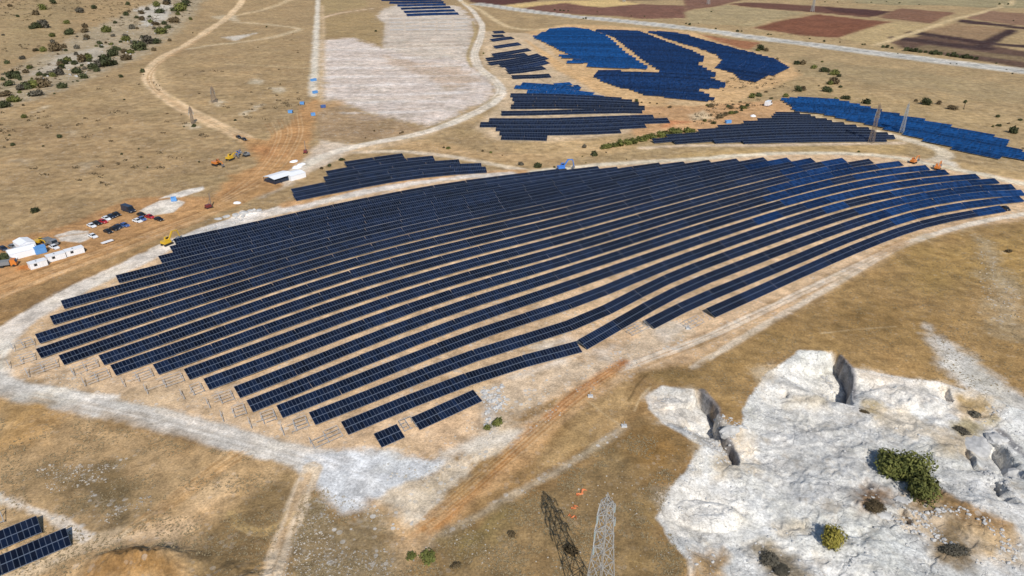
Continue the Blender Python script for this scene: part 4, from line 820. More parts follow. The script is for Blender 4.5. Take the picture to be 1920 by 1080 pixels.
# ------------------------------------------------------------------ plants
def leaf_mat(name, c, c2):
    t = NT(name); g_ = t.n("ShaderNodeTexCoord").outputs['Object']; f = t.rng(t.noise(g_, 2.2, 3), .35, .65, 0, 1)
    oi = t.n("ShaderNodeObjectInfo").outputs['Random']; base = t.mix(f, c, c2)
    vm = t.n("ShaderNodeVectorMath", operation='SCALE'); t.l(base, vm.inputs[0]); t.l(t.rng(oi, 0, 1, .75, 1.3), vm.inputs['Scale'])
    t.l(vm.outputs[0], t.b.inputs['Base Color']); t.b.inputs['Roughness'].default_value = .8; t.b.inputs['Specular IOR Level'].default_value = .2
    return t.m
LEAF = {'dark': leaf_mat('leaf_dark', (.04, .048, .02), (.07, .076, .03)), 'olive': leaf_mat('leaf_olive', (.075, .085, .022), (.15, .15, .04)),
        'brown': leaf_mat('leaf_brown', (.085, .06, .03), (.13, .095, .05)), 'grey': leaf_mat('leaf_grey', (.08, .07, .05), (.13, .115, .085)), 'gold': leaf_mat('leaf_gold', (.22, .19, .03), (.34, .28, .06))}
M_BARK = simple('bark', (.09, .065, .045), .9, var=.3)

def crown_mesh(name, mat, n, leaf, seed, lobes=5, squash=.75):
    r = random.Random(seed); v = []; f = []
    cs = [(r.uniform(-.45, .45), r.uniform(-.45, .45), r.uniform(.25, .75) * squash, r.uniform(.38, .6)) for _ in range(lobes)] + [(0, 0, .4 * squash, .62)]
    for i in range(n):
        c = r.choice(cs); th = r.uniform(0, 2 * math.pi); cz = r.uniform(-1, 1); sr = math.sqrt(1 - cz * cz); rad = c[3] * (r.uniform(.55, 1.0) if r.random() < .8 else r.uniform(1.0, 1.22))
        p = Vector((c[0] + rad * sr * math.cos(th), c[1] + rad * sr * math.sin(th), max(.02, c[2] + rad * cz * squash)))
        nn = Vector((sr * math.cos(th) + r.uniform(-.8, .8), sr * math.sin(th) + r.uniform(-.8, .8), cz + r.uniform(-.4, .9))).normalized()
        a = nn.orthogonal().normalized(); b = nn.cross(a); ang = r.uniform(0, 6.28); u = (a * math.cos(ang) + b * math.sin(ang)) * leaf * r.uniform(.6, 1.3); w = (b * math.cos(ang) - a * math.sin(ang)) * leaf * r.uniform(.4, .9)
        o = len(v); v += [p - u, p + w * .8 - u * .1, p + u, p - w * .8 + u * .1]; f.append((o, o + 1, o + 2, o + 3))
    me = bpy.data.meshes.new(name); me.from_pydata([tuple(q) for q in v], [], f); me.materials.append(mat); me.update(); return me
def stem_mesh(name):
    mb = MB(); r = random.Random(3)
    mb.bar((0, 0, -.25), (.02, 0, .35), .14)
    for i in range(5):
        a = i * 1.26; mb.bar((.02, 0, .2), (.4 * math.cos(a), .4 * math.sin(a), .55 + .1 * (i % 2)), .06)
    me = bpy.data.meshes.new(name); me.from_pydata(mb.v, [], mb.f); me.materials.append(M_BARK); me.update(); return me
STEM = stem_mesh('stem')
CROWN = {}
for kk, m_ in LEAF.items():
    CROWN[kk] = [crown_mesh('crown', m_, 420, .17, 11 + i, 4 + i, .72 + .1 * i) for i in range(3)]
    CROWN[kk + '+'] = [crown_mesh('crown', m_, 2600, .085, 31 + i, 6 + i, .85) for i in range(2)]
def plant(px, py, size, kind, label, group, name='shrub', cat='shrub', z=1.0):
    p = P(px, py + size * .25); rad = size / 2 / ppm(px, py)
    rad *= 1.12; root = empty(name, p, rnd.uniform(0, 6.28)); root.scale = (rad * rnd.uniform(.85, 1.25), rad * rnd.uniform(.7, 1.15), rad * z * rnd.uniform(.85, 1.15))
    big = '+' if size > 34 and py > 600 else ''
    c = bpy.data.objects.new('crown', rnd.choice(CROWN[kind + big])); C.objects.link(c); c.parent = root
    s = bpy.data.objects.new('trunk' if name == 'tree' else 'stem', STEM); C.objects.link(s); s.parent = root
    tag(root, label, cat, group); return root
def T3(lst, dx=0, dy=0, sc=3.0): return [(dx + x / sc, dy + y / sc, s / sc) for x, y, s in lst]

ridge = T3([(782, 265, 52), (710, 320, 48), (905, 175, 42), (600, 350, 62), (560, 362, 44), (640, 352, 36), (460, 330, 52), (490, 315, 44), (440, 395, 46), (335, 405, 48), (345, 375, 30), (240, 465, 62), (195, 470, 60), (150, 480, 60), (120, 490, 44), (60, 468, 36), (40, 525, 40), (90, 555, 46), (30, 588, 40), (215, 520, 50), (350, 480, 42), (865, 278, 24),
  (715, 215, 44), (640, 300, 40), (830, 228, 54), (885, 230, 40), (985, 112, 42), (1020, 45, 44), (1045, 20, 36), (945, 10, 34), (560, 240, 24), (320, 270, 46), (600, 165, 44), (400, 180, 40), (250, 135, 56), (210, 145, 36), (490, 210, 30), (380, 125, 24), (175, 155, 20), (130, 325, 26), (80, 422, 52), (795, 70, 22), (850, 120, 24), (905, 60, 34), (870, 155, 20),
  (942, 150, 28), (955, 225, 18), (385, 335, 32), (520, 372, 44), (285, 410, 40), (550, 392, 26), (150, 400, 28), (165, 380, 20), (650, 125, 18), (685, 98, 14), (720, 20, 20), (205, 70, 34), (240, 45, 26), (300, 12, 22), (450, 60, 30), (530, 40, 24), (480, 145, 26), (295, 200, 22), (40, 350, 24), (20, 195, 14), (100, 90, 14), (60, 30, 18), (630, 245, 18), (670, 275, 22), (755, 235, 24), (800, 205, 22), (700, 290, 26), (740, 290, 30), (210, 280, 20), (430, 300, 24), (170, 530, 26), (1060, 10, 20), (1000, 75, 24), (925, 130, 22)])
for _ in range(70):
    t_ = rnd.random(); ridge.append((330 * t_ + rnd.gauss(0, 26), 172 - 165 * t_ + rnd.gauss(0, 17), rnd.uniform(3, 10)))
ridge = [q for q in ridge if q[1] > -6]
for i, (x, y, s) in enumerate(ridge):
    k = ('dark', 'dark', 'brown', 'grey', 'olive')[(i * 7) % 5]
    plant(x, y, s * 1.45, k, {'dark': 'dark green shrub among the pale rocks of the upper left ridge', 'brown': 'brownish shrub among the pale rocks of the upper left ridge', 'grey': 'grey dry shrub among the pale rocks of the upper left ridge', 'olive': 'olive green shrub among the pale rocks of the upper left ridge'}[k], k + ' shrubs on the rocky ridge')
meadow = T3([(305, 525, 14), (410, 460, 12), (435, 455, 14), (245, 820, 16), (75, 812, 28), (685, 866, 16), (780, 836, 14), (830, 940, 15), (1120, 910, 13), (700, 560, 12), (1325, 675, 18), (1035, 712, 13), (1020, 645, 11), (55, 760, 14), (1500, 150, 12), (1450, 265, 10), (1085, 185, 10)])
for x, y, s in meadow: plant(x, y, s, 'dark', 'small dark bush alone on the dry grass of the left hillside', 'small bushes on the left hillside')
for (x, y, s, k, lab) in [(156, 143, 16, 'dark', 'dark bush left of the pale track, just below the ridge'), (46, 217, 14, 'olive', 'flat dark green bush near the left edge above a chalky streak'), (112, 255, 11, 'dark', 'round green bush beside a white stone patch on the left meadow'),
    (268, 132, 14, 'dark', 'dark bush at the outer bend of the left dirt road'), (227, 143, 9, 'dark', 'small bush between the ridge and the road bend'), (65, 393, 20, 'dark', 'lone dark bush on the meadow above the parked cars'), (363, 235, 11, 'dark', 'dark bush at the foot of the smaller pylon by the dirt road'),
    (12, 480, 34, 'dark', 'dark green tree behind the orange truck at the left edge')]:
    plant(x, y, s, k, lab, None)
mid = T3([(600, 830, 30), (575, 828, 18), (795, 846, 22), (840, 855, 20), (905, 872, 11), (185, 735, 16), (345, 742, 20), (330, 748, 14), (135, 775, 14), (195, 175, 14), (800, 300, 12), (1355, 878, 12), (1490, 856, 13), (1375, 915, 12), (1605, 895, 11), (1660, 565, 28), (1690, 575, 18), (1735, 577, 14), (1775, 582, 14), (1850, 600, 24), (1790, 640, 10)], 640)
for x, y, s in mid: plant(x, y, s, rnd.choice(['dark', 'brown', 'olive']), 'small scrubby bush in the dry strip between the arrays', 'small bushes between the arrays')
for (x, y, s, k, lab) in [(977, 306, 14, 'grey', 'greyish bush left of the round green one, above the array'), (1008, 309, 19, 'dark', 'round dark green bush above the upper edge of the array'), (1040, 313, 6, 'dark', 'tiny bush just left of the blue excavator'), (1096, 273, 14, 'grey', 'grey brown bush left of the hedge below the middle block'),
    (1114, 288, 17, 'dark', 'dark round bush right of the blue excavator'), (640, 298, 12, 'dark', 'dark bush at the upper left corner of the small block'), (617, 309, 11, 'dark', 'middle one of three bushes left of the small block'), (603, 315, 8, 'brown', 'smallest of three bushes left of the small block')]:
    plant(x, y, s, k, lab, None)
for i, (x, y, s) in enumerate(T3([(1470, 826, 34), (1500, 818, 42), (1535, 812, 36), (1570, 800, 48), (1605, 796, 40), (1640, 788, 48), (1680, 778, 46), (1715, 770, 42), (1750, 762, 50), (1790, 755, 44), (1825, 748, 46), (1865, 738, 50), (1900, 732, 48), (1940, 730, 40), (1980, 732, 30)], 640)):
    plant(x, y, s * 1.45, 'olive', 'olive bush of the hedge running along the ditch below the middle block', 'hedge below the middle block')
right = T3([(435, 270, 35), (470, 280, 28), (420, 280, 20), (640, 350, 40), (670, 350, 40), (740, 374, 34), (790, 390, 44), (815, 396, 30), (855, 410, 38), (880, 425, 24), (850, 455, 52), (825, 465, 34), (645, 500, 40), (675, 498, 38), (390, 540, 36), (425, 530, 34), (470, 516, 14), (580, 535, 30), (500, 551, 16), (530, 330, 18), (785, 346, 13), (885, 486, 20), (765, 482, 11), (860, 552, 24), (655, 398, 10), (160, 592, 30), (140, 590, 18), (255, 596, 26), (275, 604, 26), (340, 602, 30), (365, 590, 28), (215, 650, 38), (270, 632, 30), (300, 628, 28), (240, 640, 30), (125, 677, 22), (175, 690, 24), (20, 732, 30), (50, 738, 26), (330, 618, 20), (1310, 566, 20), (1385, 570, 22), (1580, 612, 9), (1835, 692, 16), (1745, 708, 20), (1780, 704, 22), (1915, 832, 11), (990, 852, 13), (330, 598, 22)], 1280)
for i, (x, y, s) in enumerate(right):
    k = ('dark', 'olive', 'brown')[(i * 5) % 3]
    plant(x, y, s * 1.25, k, {'dark': 'dark green', 'olive': 'olive green', 'brown': 'brownish'}[k] + ' bush in the scrub between the right-hand arrays and the plain', k + ' bushes by the right-hand arrays')
for (x, y, s, k, lab, nm) in [(1548, 167, 20, 'dark', 'dark round tree below the loose hedge, on the plain edge', 'tree'), (1587, 182, 16, 'dark', 'dark bush above the right-hand strip, left of the two pylons', 'shrub'), (1623, 190, 18, 'dark', 'dark bush just left of the taller far pylon', 'shrub'), (1734, 191, 21, 'dark', 'largest dark bush of the cluster right of the far pylons', 'shrub'),
    (1760, 193, 11, 'brown', 'russet bush right of the large dark one on the plain', 'shrub'), (1783, 201, 16, 'brown', 'brown bush beside the lone slim tree on the plain', 'shrub'), (1870, 218, 8, 'dark', 'tiny dark tree above the bush group near the right edge', 'shrub'), (1913, 224, 9, 'dark', 'small dark tree at the right edge of the plain', 'shrub'), (1900, 244, 24, 'dark', 'large dark bush near the right edge of the plain', 'shrub')]:
    plant(x, y, s, k, lab, None, nm, nm)
# slim tree on the plain
p = P(1807, 203); root = empty('tree', p); c = bpy.data.objects.new('crown', CROWN['dark'][1]); C.objects.link(c); c.parent = root; c.location = (0, 0, 3.6); c.scale = (1.5, 1.5, 2.4)
tr = MB(); tr.bar((0, 0, -.3), (.05, 0, 4.4), .3); tr.build('trunk', M_BARK, root); tag(root, 'slim tree with a bare trunk standing alone on the plain', 'tree')
hw = T3([(715, 216, 14), (795, 231, 18), (885, 236, 11), (1010, 248, 16), (1025, 248, 14), (480, 191, 18), (495, 193, 12), (310, 173, 22), (330, 174, 14), (185, 161, 14), (40, 136, 22), (20, 131, 12), (1765, 355, 14), (1210, 301, 10), (1505, 356, 11), (1540, 358, 11), (1855, 413, 13), (1820, 390, 10), (1780, 22, 18), (1830, 22, 16), (1220, 15, 13), (1145, 9, 10), (1060, 12, 11), (870, 11, 10), (800, 10, 11), (980, 14, 9), (1330, 25, 9), (1860, 115, 12)], 1280)
for x, y, s in hw: plant(x, y, s, 'dark', 'small dark roadside bush beside the highway or its field edges', 'roadside bushes')
for x, y, s in T3([(330, 57, 14), (350, 58, 16), (375, 60, 14), (300, 56, 12), (1180, 66, 10), (540, 66, 9), (475, 102, 16), (460, 104, 10), (730, 89, 10), (805, 92, 11), (1110, 130, 9)], 940): plant(x, y, s, 'dark', 'small dark roadside bush beside the highway or its field edges', 'roadside bushes')
for x, y, s in T3([(1125, 262, 24), (1150, 262, 28), (1175, 268, 20), (1260, 278, 34), (1285, 280, 38), (1310, 284, 36), (1335, 288, 34), (1365, 292, 24), (1395, 296, 36), (1420, 298, 38), (1445, 300, 36), (1490, 306, 28), (1520, 310, 36), (1545, 314, 34), (1570, 317, 36), (1595, 320, 36), (1620, 322, 34), (1650, 330, 26)], 1280):
    plant(x, y, s, 'dark', 'dark tree in the line of trees beyond the highway', 'trees beyond the highway', 'tree', 'tree', 1.1)
for (x, y, s, k, lab, z) in [(1672, 862, 64, 'dark', 'left crown of the dense green tree clump on the white quarry floor', 1.25), (1706, 876, 66, 'dark', 'middle crown of the dense green tree clump on the white quarry floor', 1.2), (1722, 908, 64, 'dark', 'lowest crown of the dense green tree clump on the white quarry floor', 1.2)]:
    plant(x, y, s, 'olive', lab, None, 'tree', 'tree', z)
plant(1564, 1003, 48, 'gold', 'single round yellow green bush on the white quarry floor', None, 'shrub', 'shrub', 1.4)
for (x, y, s, k, lab) in [(770, 1040, 24, 'olive', 'bright olive bush at the bottom, left of a pair by the stony track'), (803, 1042, 34, 'olive', 'bright olive bush at the bottom, right of a pair by the stony track'), (853, 1058, 20, 'brown', 'rust brown bush at the bottom beside the olive pair'), (960, 999, 20, 'brown', 'dark brown bush alone left of the pylon shadow'),
    (935, 788, 30, 'olive', 'green tuft among white rocks right of the short panel row'), (915, 800, 16, 'olive', 'small green tuft left of the larger one among white rocks'), (1072, 1030, 26, 'brown', 'rusty red bush lying in the pylon shadow'), (1645, 942, 40, 'brown', 'flat brown scrub patch on the quarry floor left of the tree clump'), (1440, 1040, 40, 'grey', 'grey dry scrub at the bottom of the quarry'), (1470, 1062, 36, 'grey', 'lower grey dry scrub at the bottom of the quarry'),
    (1788, 1025, 44, 'grey', 'grey brown scrub at the lower right of the quarry'), (1620, 768, 22, 'brown', 'brown scrub on the pale ledge in the middle of the quarry'), (1825, 770, 30, 'grey', 'grey scrub near the sandy ledge at the upper right of the quarry'), (1800, 800, 26, 'grey', 'low grey scrub beneath the sandy ledge of the quarry'), (1890, 470, 12, 'brown', 'dark brown hummock on the far right scrub slope')]:
    plant(x, y, s, k, lab, None, 'shrub', 'shrub', .45 if k in ('grey', 'brown') and y > 700 and x > 1300 else .9)

# ------------------------------------------------------------------ stones and tufts nobody could count
def rock_verts(r, rad, p):
    base = [Vector(q) for q in ((1, 0, 0), (-1, 0, 0), (0, 1, 0), (0, -1, 0), (0, 0, 1), (0, 0, -.6), (.6, .6, .5), (-.6, .6, .55), (.6, -.6, .5), (-.6, -.6, .55))]
    ang = r.uniform(0, 6.28); ca_, sa_ = math.cos(ang), math.sin(ang); sx, sy, sz = r.uniform(.7, 1.3), r.uniform(.6, 1.1), r.uniform(.45, .9); out = []
    for b in base:
        k = rad * r.uniform(.75, 1.15); x, y, z = b.x * sx * k, b.y * sy * k, b.z * sz * k; out.append((p[0] + x * ca_ - y * sa_, p[1] + x * sa_ + y * ca_, p[2] + z))
    return out
RF = [(4, 6, 7), (4, 8, 6), (4, 9, 8), (4, 7, 9), (0, 6, 8), (0, 2, 6), (2, 7, 6), (2, 1, 7), (1, 9, 7), (1, 3, 9), (3, 8, 9), (3, 0, 8), (5, 2, 0), (5, 1, 2), (5, 3, 1), (5, 0, 3)]
M_ROCK = simple('limestone', (.47, .455, .43), .9, var=.25, scale=.8); M_STONE = simple('field_stone', (.42, .37, .3), .9, var=.4, scale=.05)
def scatter(zones, name, mat, seed, label):
    r = random.Random(seed); pts = []
    for poly, n, smin, smax in zones:
        wp = [tuple(P(*q)[:2]) for q in poly]; xs = [q[0] for q in wp]; ys = [q[1] for q in wp]; k = n * 3
        x = np.array([r.uniform(min(xs), max(xs)) for _ in range(k)]); y = np.array([r.uniform(min(ys), max(ys)) for _ in range(k)])
        ok = inside(x, y, wp) & (fbm(x / 9, y / 9, 91, 3) > -.12); x, y = x[ok][:n], y[ok][:n]; z = terrain(x, y)
        pts += [(a, b, c, smin + (smax - smin) * r.random() ** 3) for a, b, c in zip(x, y, z)]
    v, f = [], []
    for a, b, c, s in pts:
        o = len(v); v += rock_verts(r, s, (a, b, c + s * .1)); f += [(i + o, j + o, k + o) for i, j, k in RF]
    o = mesh_obj(name, v, f, mat); tag(o, label, 'stones', None, 'stuff')
scatter([(QUARRY, 2600, .06, .45), ([(1240, 770), (1345, 790), (1365, 850), (1330, 860)], 160, .12, .6), ([(1545, 690), (1590, 700), (1600, 760), (1540, 755)], 160, .12, .6), ([(1840, 860), (1900, 880), (1900, 920), (1840, 910)], 120, .15, .7), ([(1390, 770), (1440, 700), (1470, 720), (1410, 800)], 120, .1, .5), ([(900, 735), (945, 720), (950, 800), (915, 815)], 160, .2, .9), ([(330, 448), (480, 392), (500, 400), (400, 435)], 160, .3, 1.0), ([(1640, 960), (1800, 950), (1920, 1010), (1900, 1060), (1700, 1000)], 380, .1, .6), ([(1330, 790), (1400, 800), (1400, 860), (1350, 870)], 120, .2, .8), ([(60, 150), (260, 40), (330, 20), (260, 100), (80, 180)], 260, .5, 1.8)],
        'loose_stones', M_ROCK, 5, 'white loose stones strewn over the quarry, the rubble heaps and the ridge')
scatter([([(700, 880), (880, 800), (1060, 700), (1200, 640), (1200, 690), (960, 830), (760, 960)], 1300, .08, .34), ([(20, 690), (240, 740), (640, 850), (520, 845), (200, 760)], 700, .08, .3), ([(60, 870), (290, 870), (280, 990), (120, 970)], 700, .08, .34), ([(575, 900), (720, 960), (740, 1090), (520, 1090)], 1200, .07, .3), ([(760, 1040), (1172, 795), (1180, 808), (770, 1056)], 500, .08, .3),
         ([(60, 640), (10, 690), (120, 740), (180, 700)], 400, .1, .34), ([(1830, 440), (1920, 560), (1900, 640), (1840, 560)], 400, .12, .4), ([(880, 990), (1300, 830), (1250, 1080), (750, 1080)], 300, .06, .25)], 'field_stones', M_STONE, 6, 'small tan stones strewn over the dry slopes and track edges')
M_TUFT = leaf_mat('dry_tuft', (.24, .185, .1), (.34, .26, .15))
def tufts(zones, seed):
    r = random.Random(seed); v, f = [], []
    for poly, n in zones:
        wp = [tuple(P(*q)[:2]) for q in poly]; xs = [q[0] for q in wp]; ys = [q[1] for q in wp]; k = n * 3
        x = np.array([r.uniform(min(xs), max(xs)) for _ in range(k)]); y = np.array([r.uniform(min(ys), max(ys)) for _ in range(k)])
        ok = inside(x, y, wp) & (fbm(x / 6, y / 6, 95, 3) > -.05); x, y = x[ok][:n], y[ok][:n]; z = terrain(x, y)
        for a, b, c in zip(x, y, z):
            s = r.uniform(.12, .42)
            for i in range(4):
                t = r.uniform(0, 6.28); dx, dy = math.cos(t) * s, math.sin(t) * s; o = len(v)
                v += [(a - dy * .3, b + dx * .3, c), (a + dy * .3, b - dx * .3, c), (a + dx, b + dy, c + s * r.uniform(.3, .7))]; f.append((o, o + 1, o + 2))
    o = mesh_obj('dry_grass', v, f, M_TUFT); tag(o, 'dry brown grass tufts on the near slopes', 'grass', None, 'stuff')
tufts([([(880, 990), (1180, 810), (1300, 836), (1240, 960), (1300, 1100), (700, 1100)], 5200), ([(1200, 705), (1400, 650), (1600, 525), (1750, 450), (1920, 430), (1920, 760), (1600, 690), (1500, 650), (1400, 760)], 6000), ([(0, 750), (150, 785), (550, 875), (500, 1080), (0, 1080)], 4500), ([(570, 905), (720, 960), (740, 1090), (520, 1090)], 1500)], 8)

def low_scrub(zones, seed):
    r = random.Random(seed); v, f = [], []
    for poly, n in zones:
        wp = [tuple(P(*q)[:2]) for q in poly]; xs = [q[0] for q in wp]; ys = [q[1] for q in wp]; k = n * 4
        x = np.array([r.uniform(min(xs), max(xs)) for _ in range(k)]); y = np.array([r.uniform(min(ys), max(ys)) for _ in range(k)])
        ok = inside(x, y, wp) & (fbm(x / 40, y / 40, 97, 3) > .02); x, y = x[ok][:n], y[ok][:n]; z = terrain(x, y)
        for a, b, c in zip(x, y, z):
            R_ = r.uniform(.7, 2.4)
            for i in range(14):
                p = Vector((a + r.gauss(0, R_ * .6), b + r.gauss(0, R_ * .45), c + r.uniform(.1, R_ * .6))); q = Vector((r.gauss(0, 1), r.gauss(0, 1), r.gauss(0, .6))).normalized() * .42; w = q.orthogonal().normalized() * .3; o = len(v)
                v += [p - q, p + w, p + q, p - w]; f.append((o, o + 1, o + 2, o + 3))
    o = mesh_obj('low_scrub', v, f, LEAF['brown']); tag(o, 'low patchy brown scrub spread over the upper left hillside', 'scrub', None, 'stuff')
low_scrub([([(0, 0), (330, 0), (250, 60), (150, 100), (0, 170)], 420), ([(0, 190), (170, 145), (330, 50), (380, 0), (320, 0), (140, 80), (0, 140)], 420), ([(0, 200), (250, 120), (400, 250), (300, 340), (0, 380)], 60), ([(300, 150), (560, 60), (570, 200), (480, 250)], 50), ([(1280, 170), (1440, 130), (1500, 180), (1300, 240)], 120)], 14)

# ------------------------------------------------------------------ rock outcrops and near stones big enough to count
def boulder(px, py, r_m, label, seed, sz=(1, 1, .8), mat=None, sub=3):
    bm = bmesh.new(); bmesh.ops.create_icosphere(bm, subdivisions=sub, radius=1.0); s = seed * 13.7
    for vv in bm.verts:
        n = vv.co.normalized(); k = 1 + .28 * float(fbm(np.array([n.x * 1.3 + s]), np.array([n.y * 1.3 + n.z * 1.7]), seed, 3)[0]) + .16 * float(fbm(np.array([n.x * 4 + s]), np.array([n.y * 4 + n.z * 5]), seed + 1, 2)[0])
        vv.co = Vector((n.x * sz[0], n.y * sz[1], n.z * sz[2])) * r_m * k
    me = bpy.data.meshes.new('rock_outcrop'); bm.to_mesh(me); bm.free(); me.materials.append(mat or M_ROCK); o = bpy.data.objects.new('rock_outcrop', me); C.objects.link(o)
    o.location = P(px, py) - Vector((0, 0, r_m * .2)); o.rotation_euler = (0, 0, seed); tag(o, label, 'rock'); return o
boulder(1908, 886, 3.6, 'tall grey streaked rock standing in shade at the right edge of the quarry', 2, (1, 1.2, 1.2))
boulder(1832, 832, 3.4, 'low rounded sandy rock in the right part of the quarry', 4, (1.5, 1, .45))
boulder(1862, 838, 2.2, 'smaller sandy rock right of the low rounded one in the quarry', 6, (1.1, 1, .6))
boulder(1370, 810, 1.8, 'jagged white rock between the two dark clefts of the quarry', 8, (.7, 1.4, 1.1))
boulder(1655, 965, 1.3, 'small white boulder below the brown scrub patch in the quarry', 9, (1.2, 1, .7))
boulder(1700, 935, 1.8, 'long flat pale slab below the tree clump in the quarry', 10, (2.2, 1.0, .35))
for i, (x, y) in enumerate([(425, 405), (442, 402), (458, 398), (470, 395), (486, 394), (410, 410)]):
    boulder(x, y, 1.5, 'white rubble heap along the upper left edge of the big array', 20 + i, (1.4, 1, .5), sub=2)["group"] = 'white rubble heaps'

# ------------------------------------------------------------------ pylons
M_STEEL = simple('pylon_steel', (.46, .455, .43), .5, .35, .15)
M_RUST = simple('weathered_steel', (.25, .19, .14), .7, .1, .2)
M_GLASS_INS = simple('insulator_glass', (.35, .42, .42), .3, 0, .1)
def pylon(px, py, Ht, base, top, label, mat, bw=.16, arms=((.72, 4.6), (.83, 3.8), (.94, 3.0)), rz=0.0, group=None, at=None):
    loc = at if at is not None else P(px, py); root = empty('power_pylon', loc, rz); mb = MB(); n = 9
    def half(z): 
        w = .62
        return base / 2 + (base * .26 - base / 2) * (z / (Ht * w)) if z < Ht * w else base * .26 + (top / 2 - base * .26) * ((z - Ht * w) / (Ht * (1 - w)))
    zs_ = [Ht * (1 - (1 - i / n) ** 1.35) for i in range(n + 1)]
    for sx in (-1, 1):
        for sy in (-1, 1):
            lg = MB()
            for a, b in zip(zs_[:-1], zs_[1:]): lg.bar((sx * half(a), sy * half(a), a - (.4 if a == 0 else 0)), (sx * half(b), sy * half(b), b), bw)
            lg.build('leg', mat, root)
    for a, b in zip(zs_[:-1], zs_[1:]):
        ha, hb = half(a), half(b)
        for s in (-1, 1):
            mb.bar((-ha, s * ha, a), (hb, s * hb, b), bw * .6); mb.bar((ha, s * ha, a), (-hb, s * hb, b), bw * .6); mb.bar((s * ha, -ha, a), (s * hb, hb, b), bw * .6); mb.bar((s * ha, ha, a), (s * hb, -hb, b), bw * .6)
            mb.bar((-hb, s * hb, b), (hb, s * hb, b), bw * .6); mb.bar((s * hb, -hb, b), (s * hb, hb, b), bw * .6)
    mb.build('lattice', mat, root)
    for fz, L in arms:
        z = Ht * fz; h = half(z)
        for s in (-1, 1):
            am = MB(); tip = (s * L, 0, z + .1)
            for sy in (-1, 1):
                am.bar((s * h, sy * h, z), tip, bw * .8); am.bar((s * h, sy * h, z + 1.2), tip, bw * .7)
                am.bar((s * (h + (L - h) * .4), sy * h * .6, z + .04), (s * (h + (L - h) * .4), sy * h * .6, z + .75), bw * .5); am.bar((s * h, sy * h, z + 1.2), (s * (h + (L - h) * .4), sy * h * .6, z), bw * .5)
            ao = am.build('cross_arm', mat, root); ins = MB()
            for q in range(7): ins.cyl((s * (L - .1), 0, z - .25 - q * .2), (0, 0, 1), .14 if q % 2 == 0 else .07, .17, 8)
            ins.build('insulator', M_GLASS_INS, ao)
    pk = MB(); pk.bar((0, 0, Ht - .2), (0, 0, Ht + 1.6), bw); 
    for sx in (-1, 1): pk.bar((sx * top / 2, 0, Ht), (0, 0, Ht + 1.5), bw * .7)
    pk.build('peak', mat, root); tag(root, label, 'pylon', group); return root
# near pylon: its top hides the ground at (1140, 930); its shadow tip falls at (1030, 950)
HN = 28.0; dn = ray(1139, 932); kn = (CAM_H - HN - 1.0) / -dn[2]; bx, by = dn[0] * kn, dn[1] * kn
pylon(0, 0, HN, 4.5, 1.25, 'tall light grey lattice pylon at the bottom edge, casting the long lattice shadow', M_STEEL, .13, ((.70, 2.3), (.82, 2.3), (.93, 2.0)), RAD(38), None, Vector((bx, by, tz(bx, by))))
for (x, y, top_y, lab, m_) in [(402, 192, 164, 'dark lattice pylon on the meadow inside the loop of the dirt road', M_RUST), (362, 232, 202, 'slim brown lattice pylon standing at the edge of the dirt road', M_RUST), (1633, 268, 198, 'left one of two lattice pylons over the right-hand arrays', M_RUST), (1690, 250, 196, 'right one of two lattice pylons over the right-hand arrays', M_STEEL)]:
    p = P(x, y); lo_, hi_ = 3, 60
    for _ in range(30):
        h = .5 * (lo_ + hi_); q = Vector((p.x, p.y, p.z + h - CAM_H)); yy = 540 + FPX * (-(q.z * CP + q.y * SP)) / (q.y * CP - q.z * SP)
        if yy > top_y: lo_ = h
        else: hi_ = h
    pylon(x, y, h, h * (.34 if x < 410 and y < 200 else .17 if x < 1000 else .12), h * .05, lab, m_, .13 if x > 1000 else .17, ((.7, h * .15), (.81, h * .13), (.92, h * .1)), RAD(40))
for (x, y, h) in [(1328, 8, 24), (1523, 22, 26), (1170, 4, 24)]: pylon(x, y, h, 4, 1.2, 'faint distant pylon among the ploughed fields', M_STEEL, .3, ((.7, 3.5), (.85, 3.0)), .5, 'distant pylons in the fields')

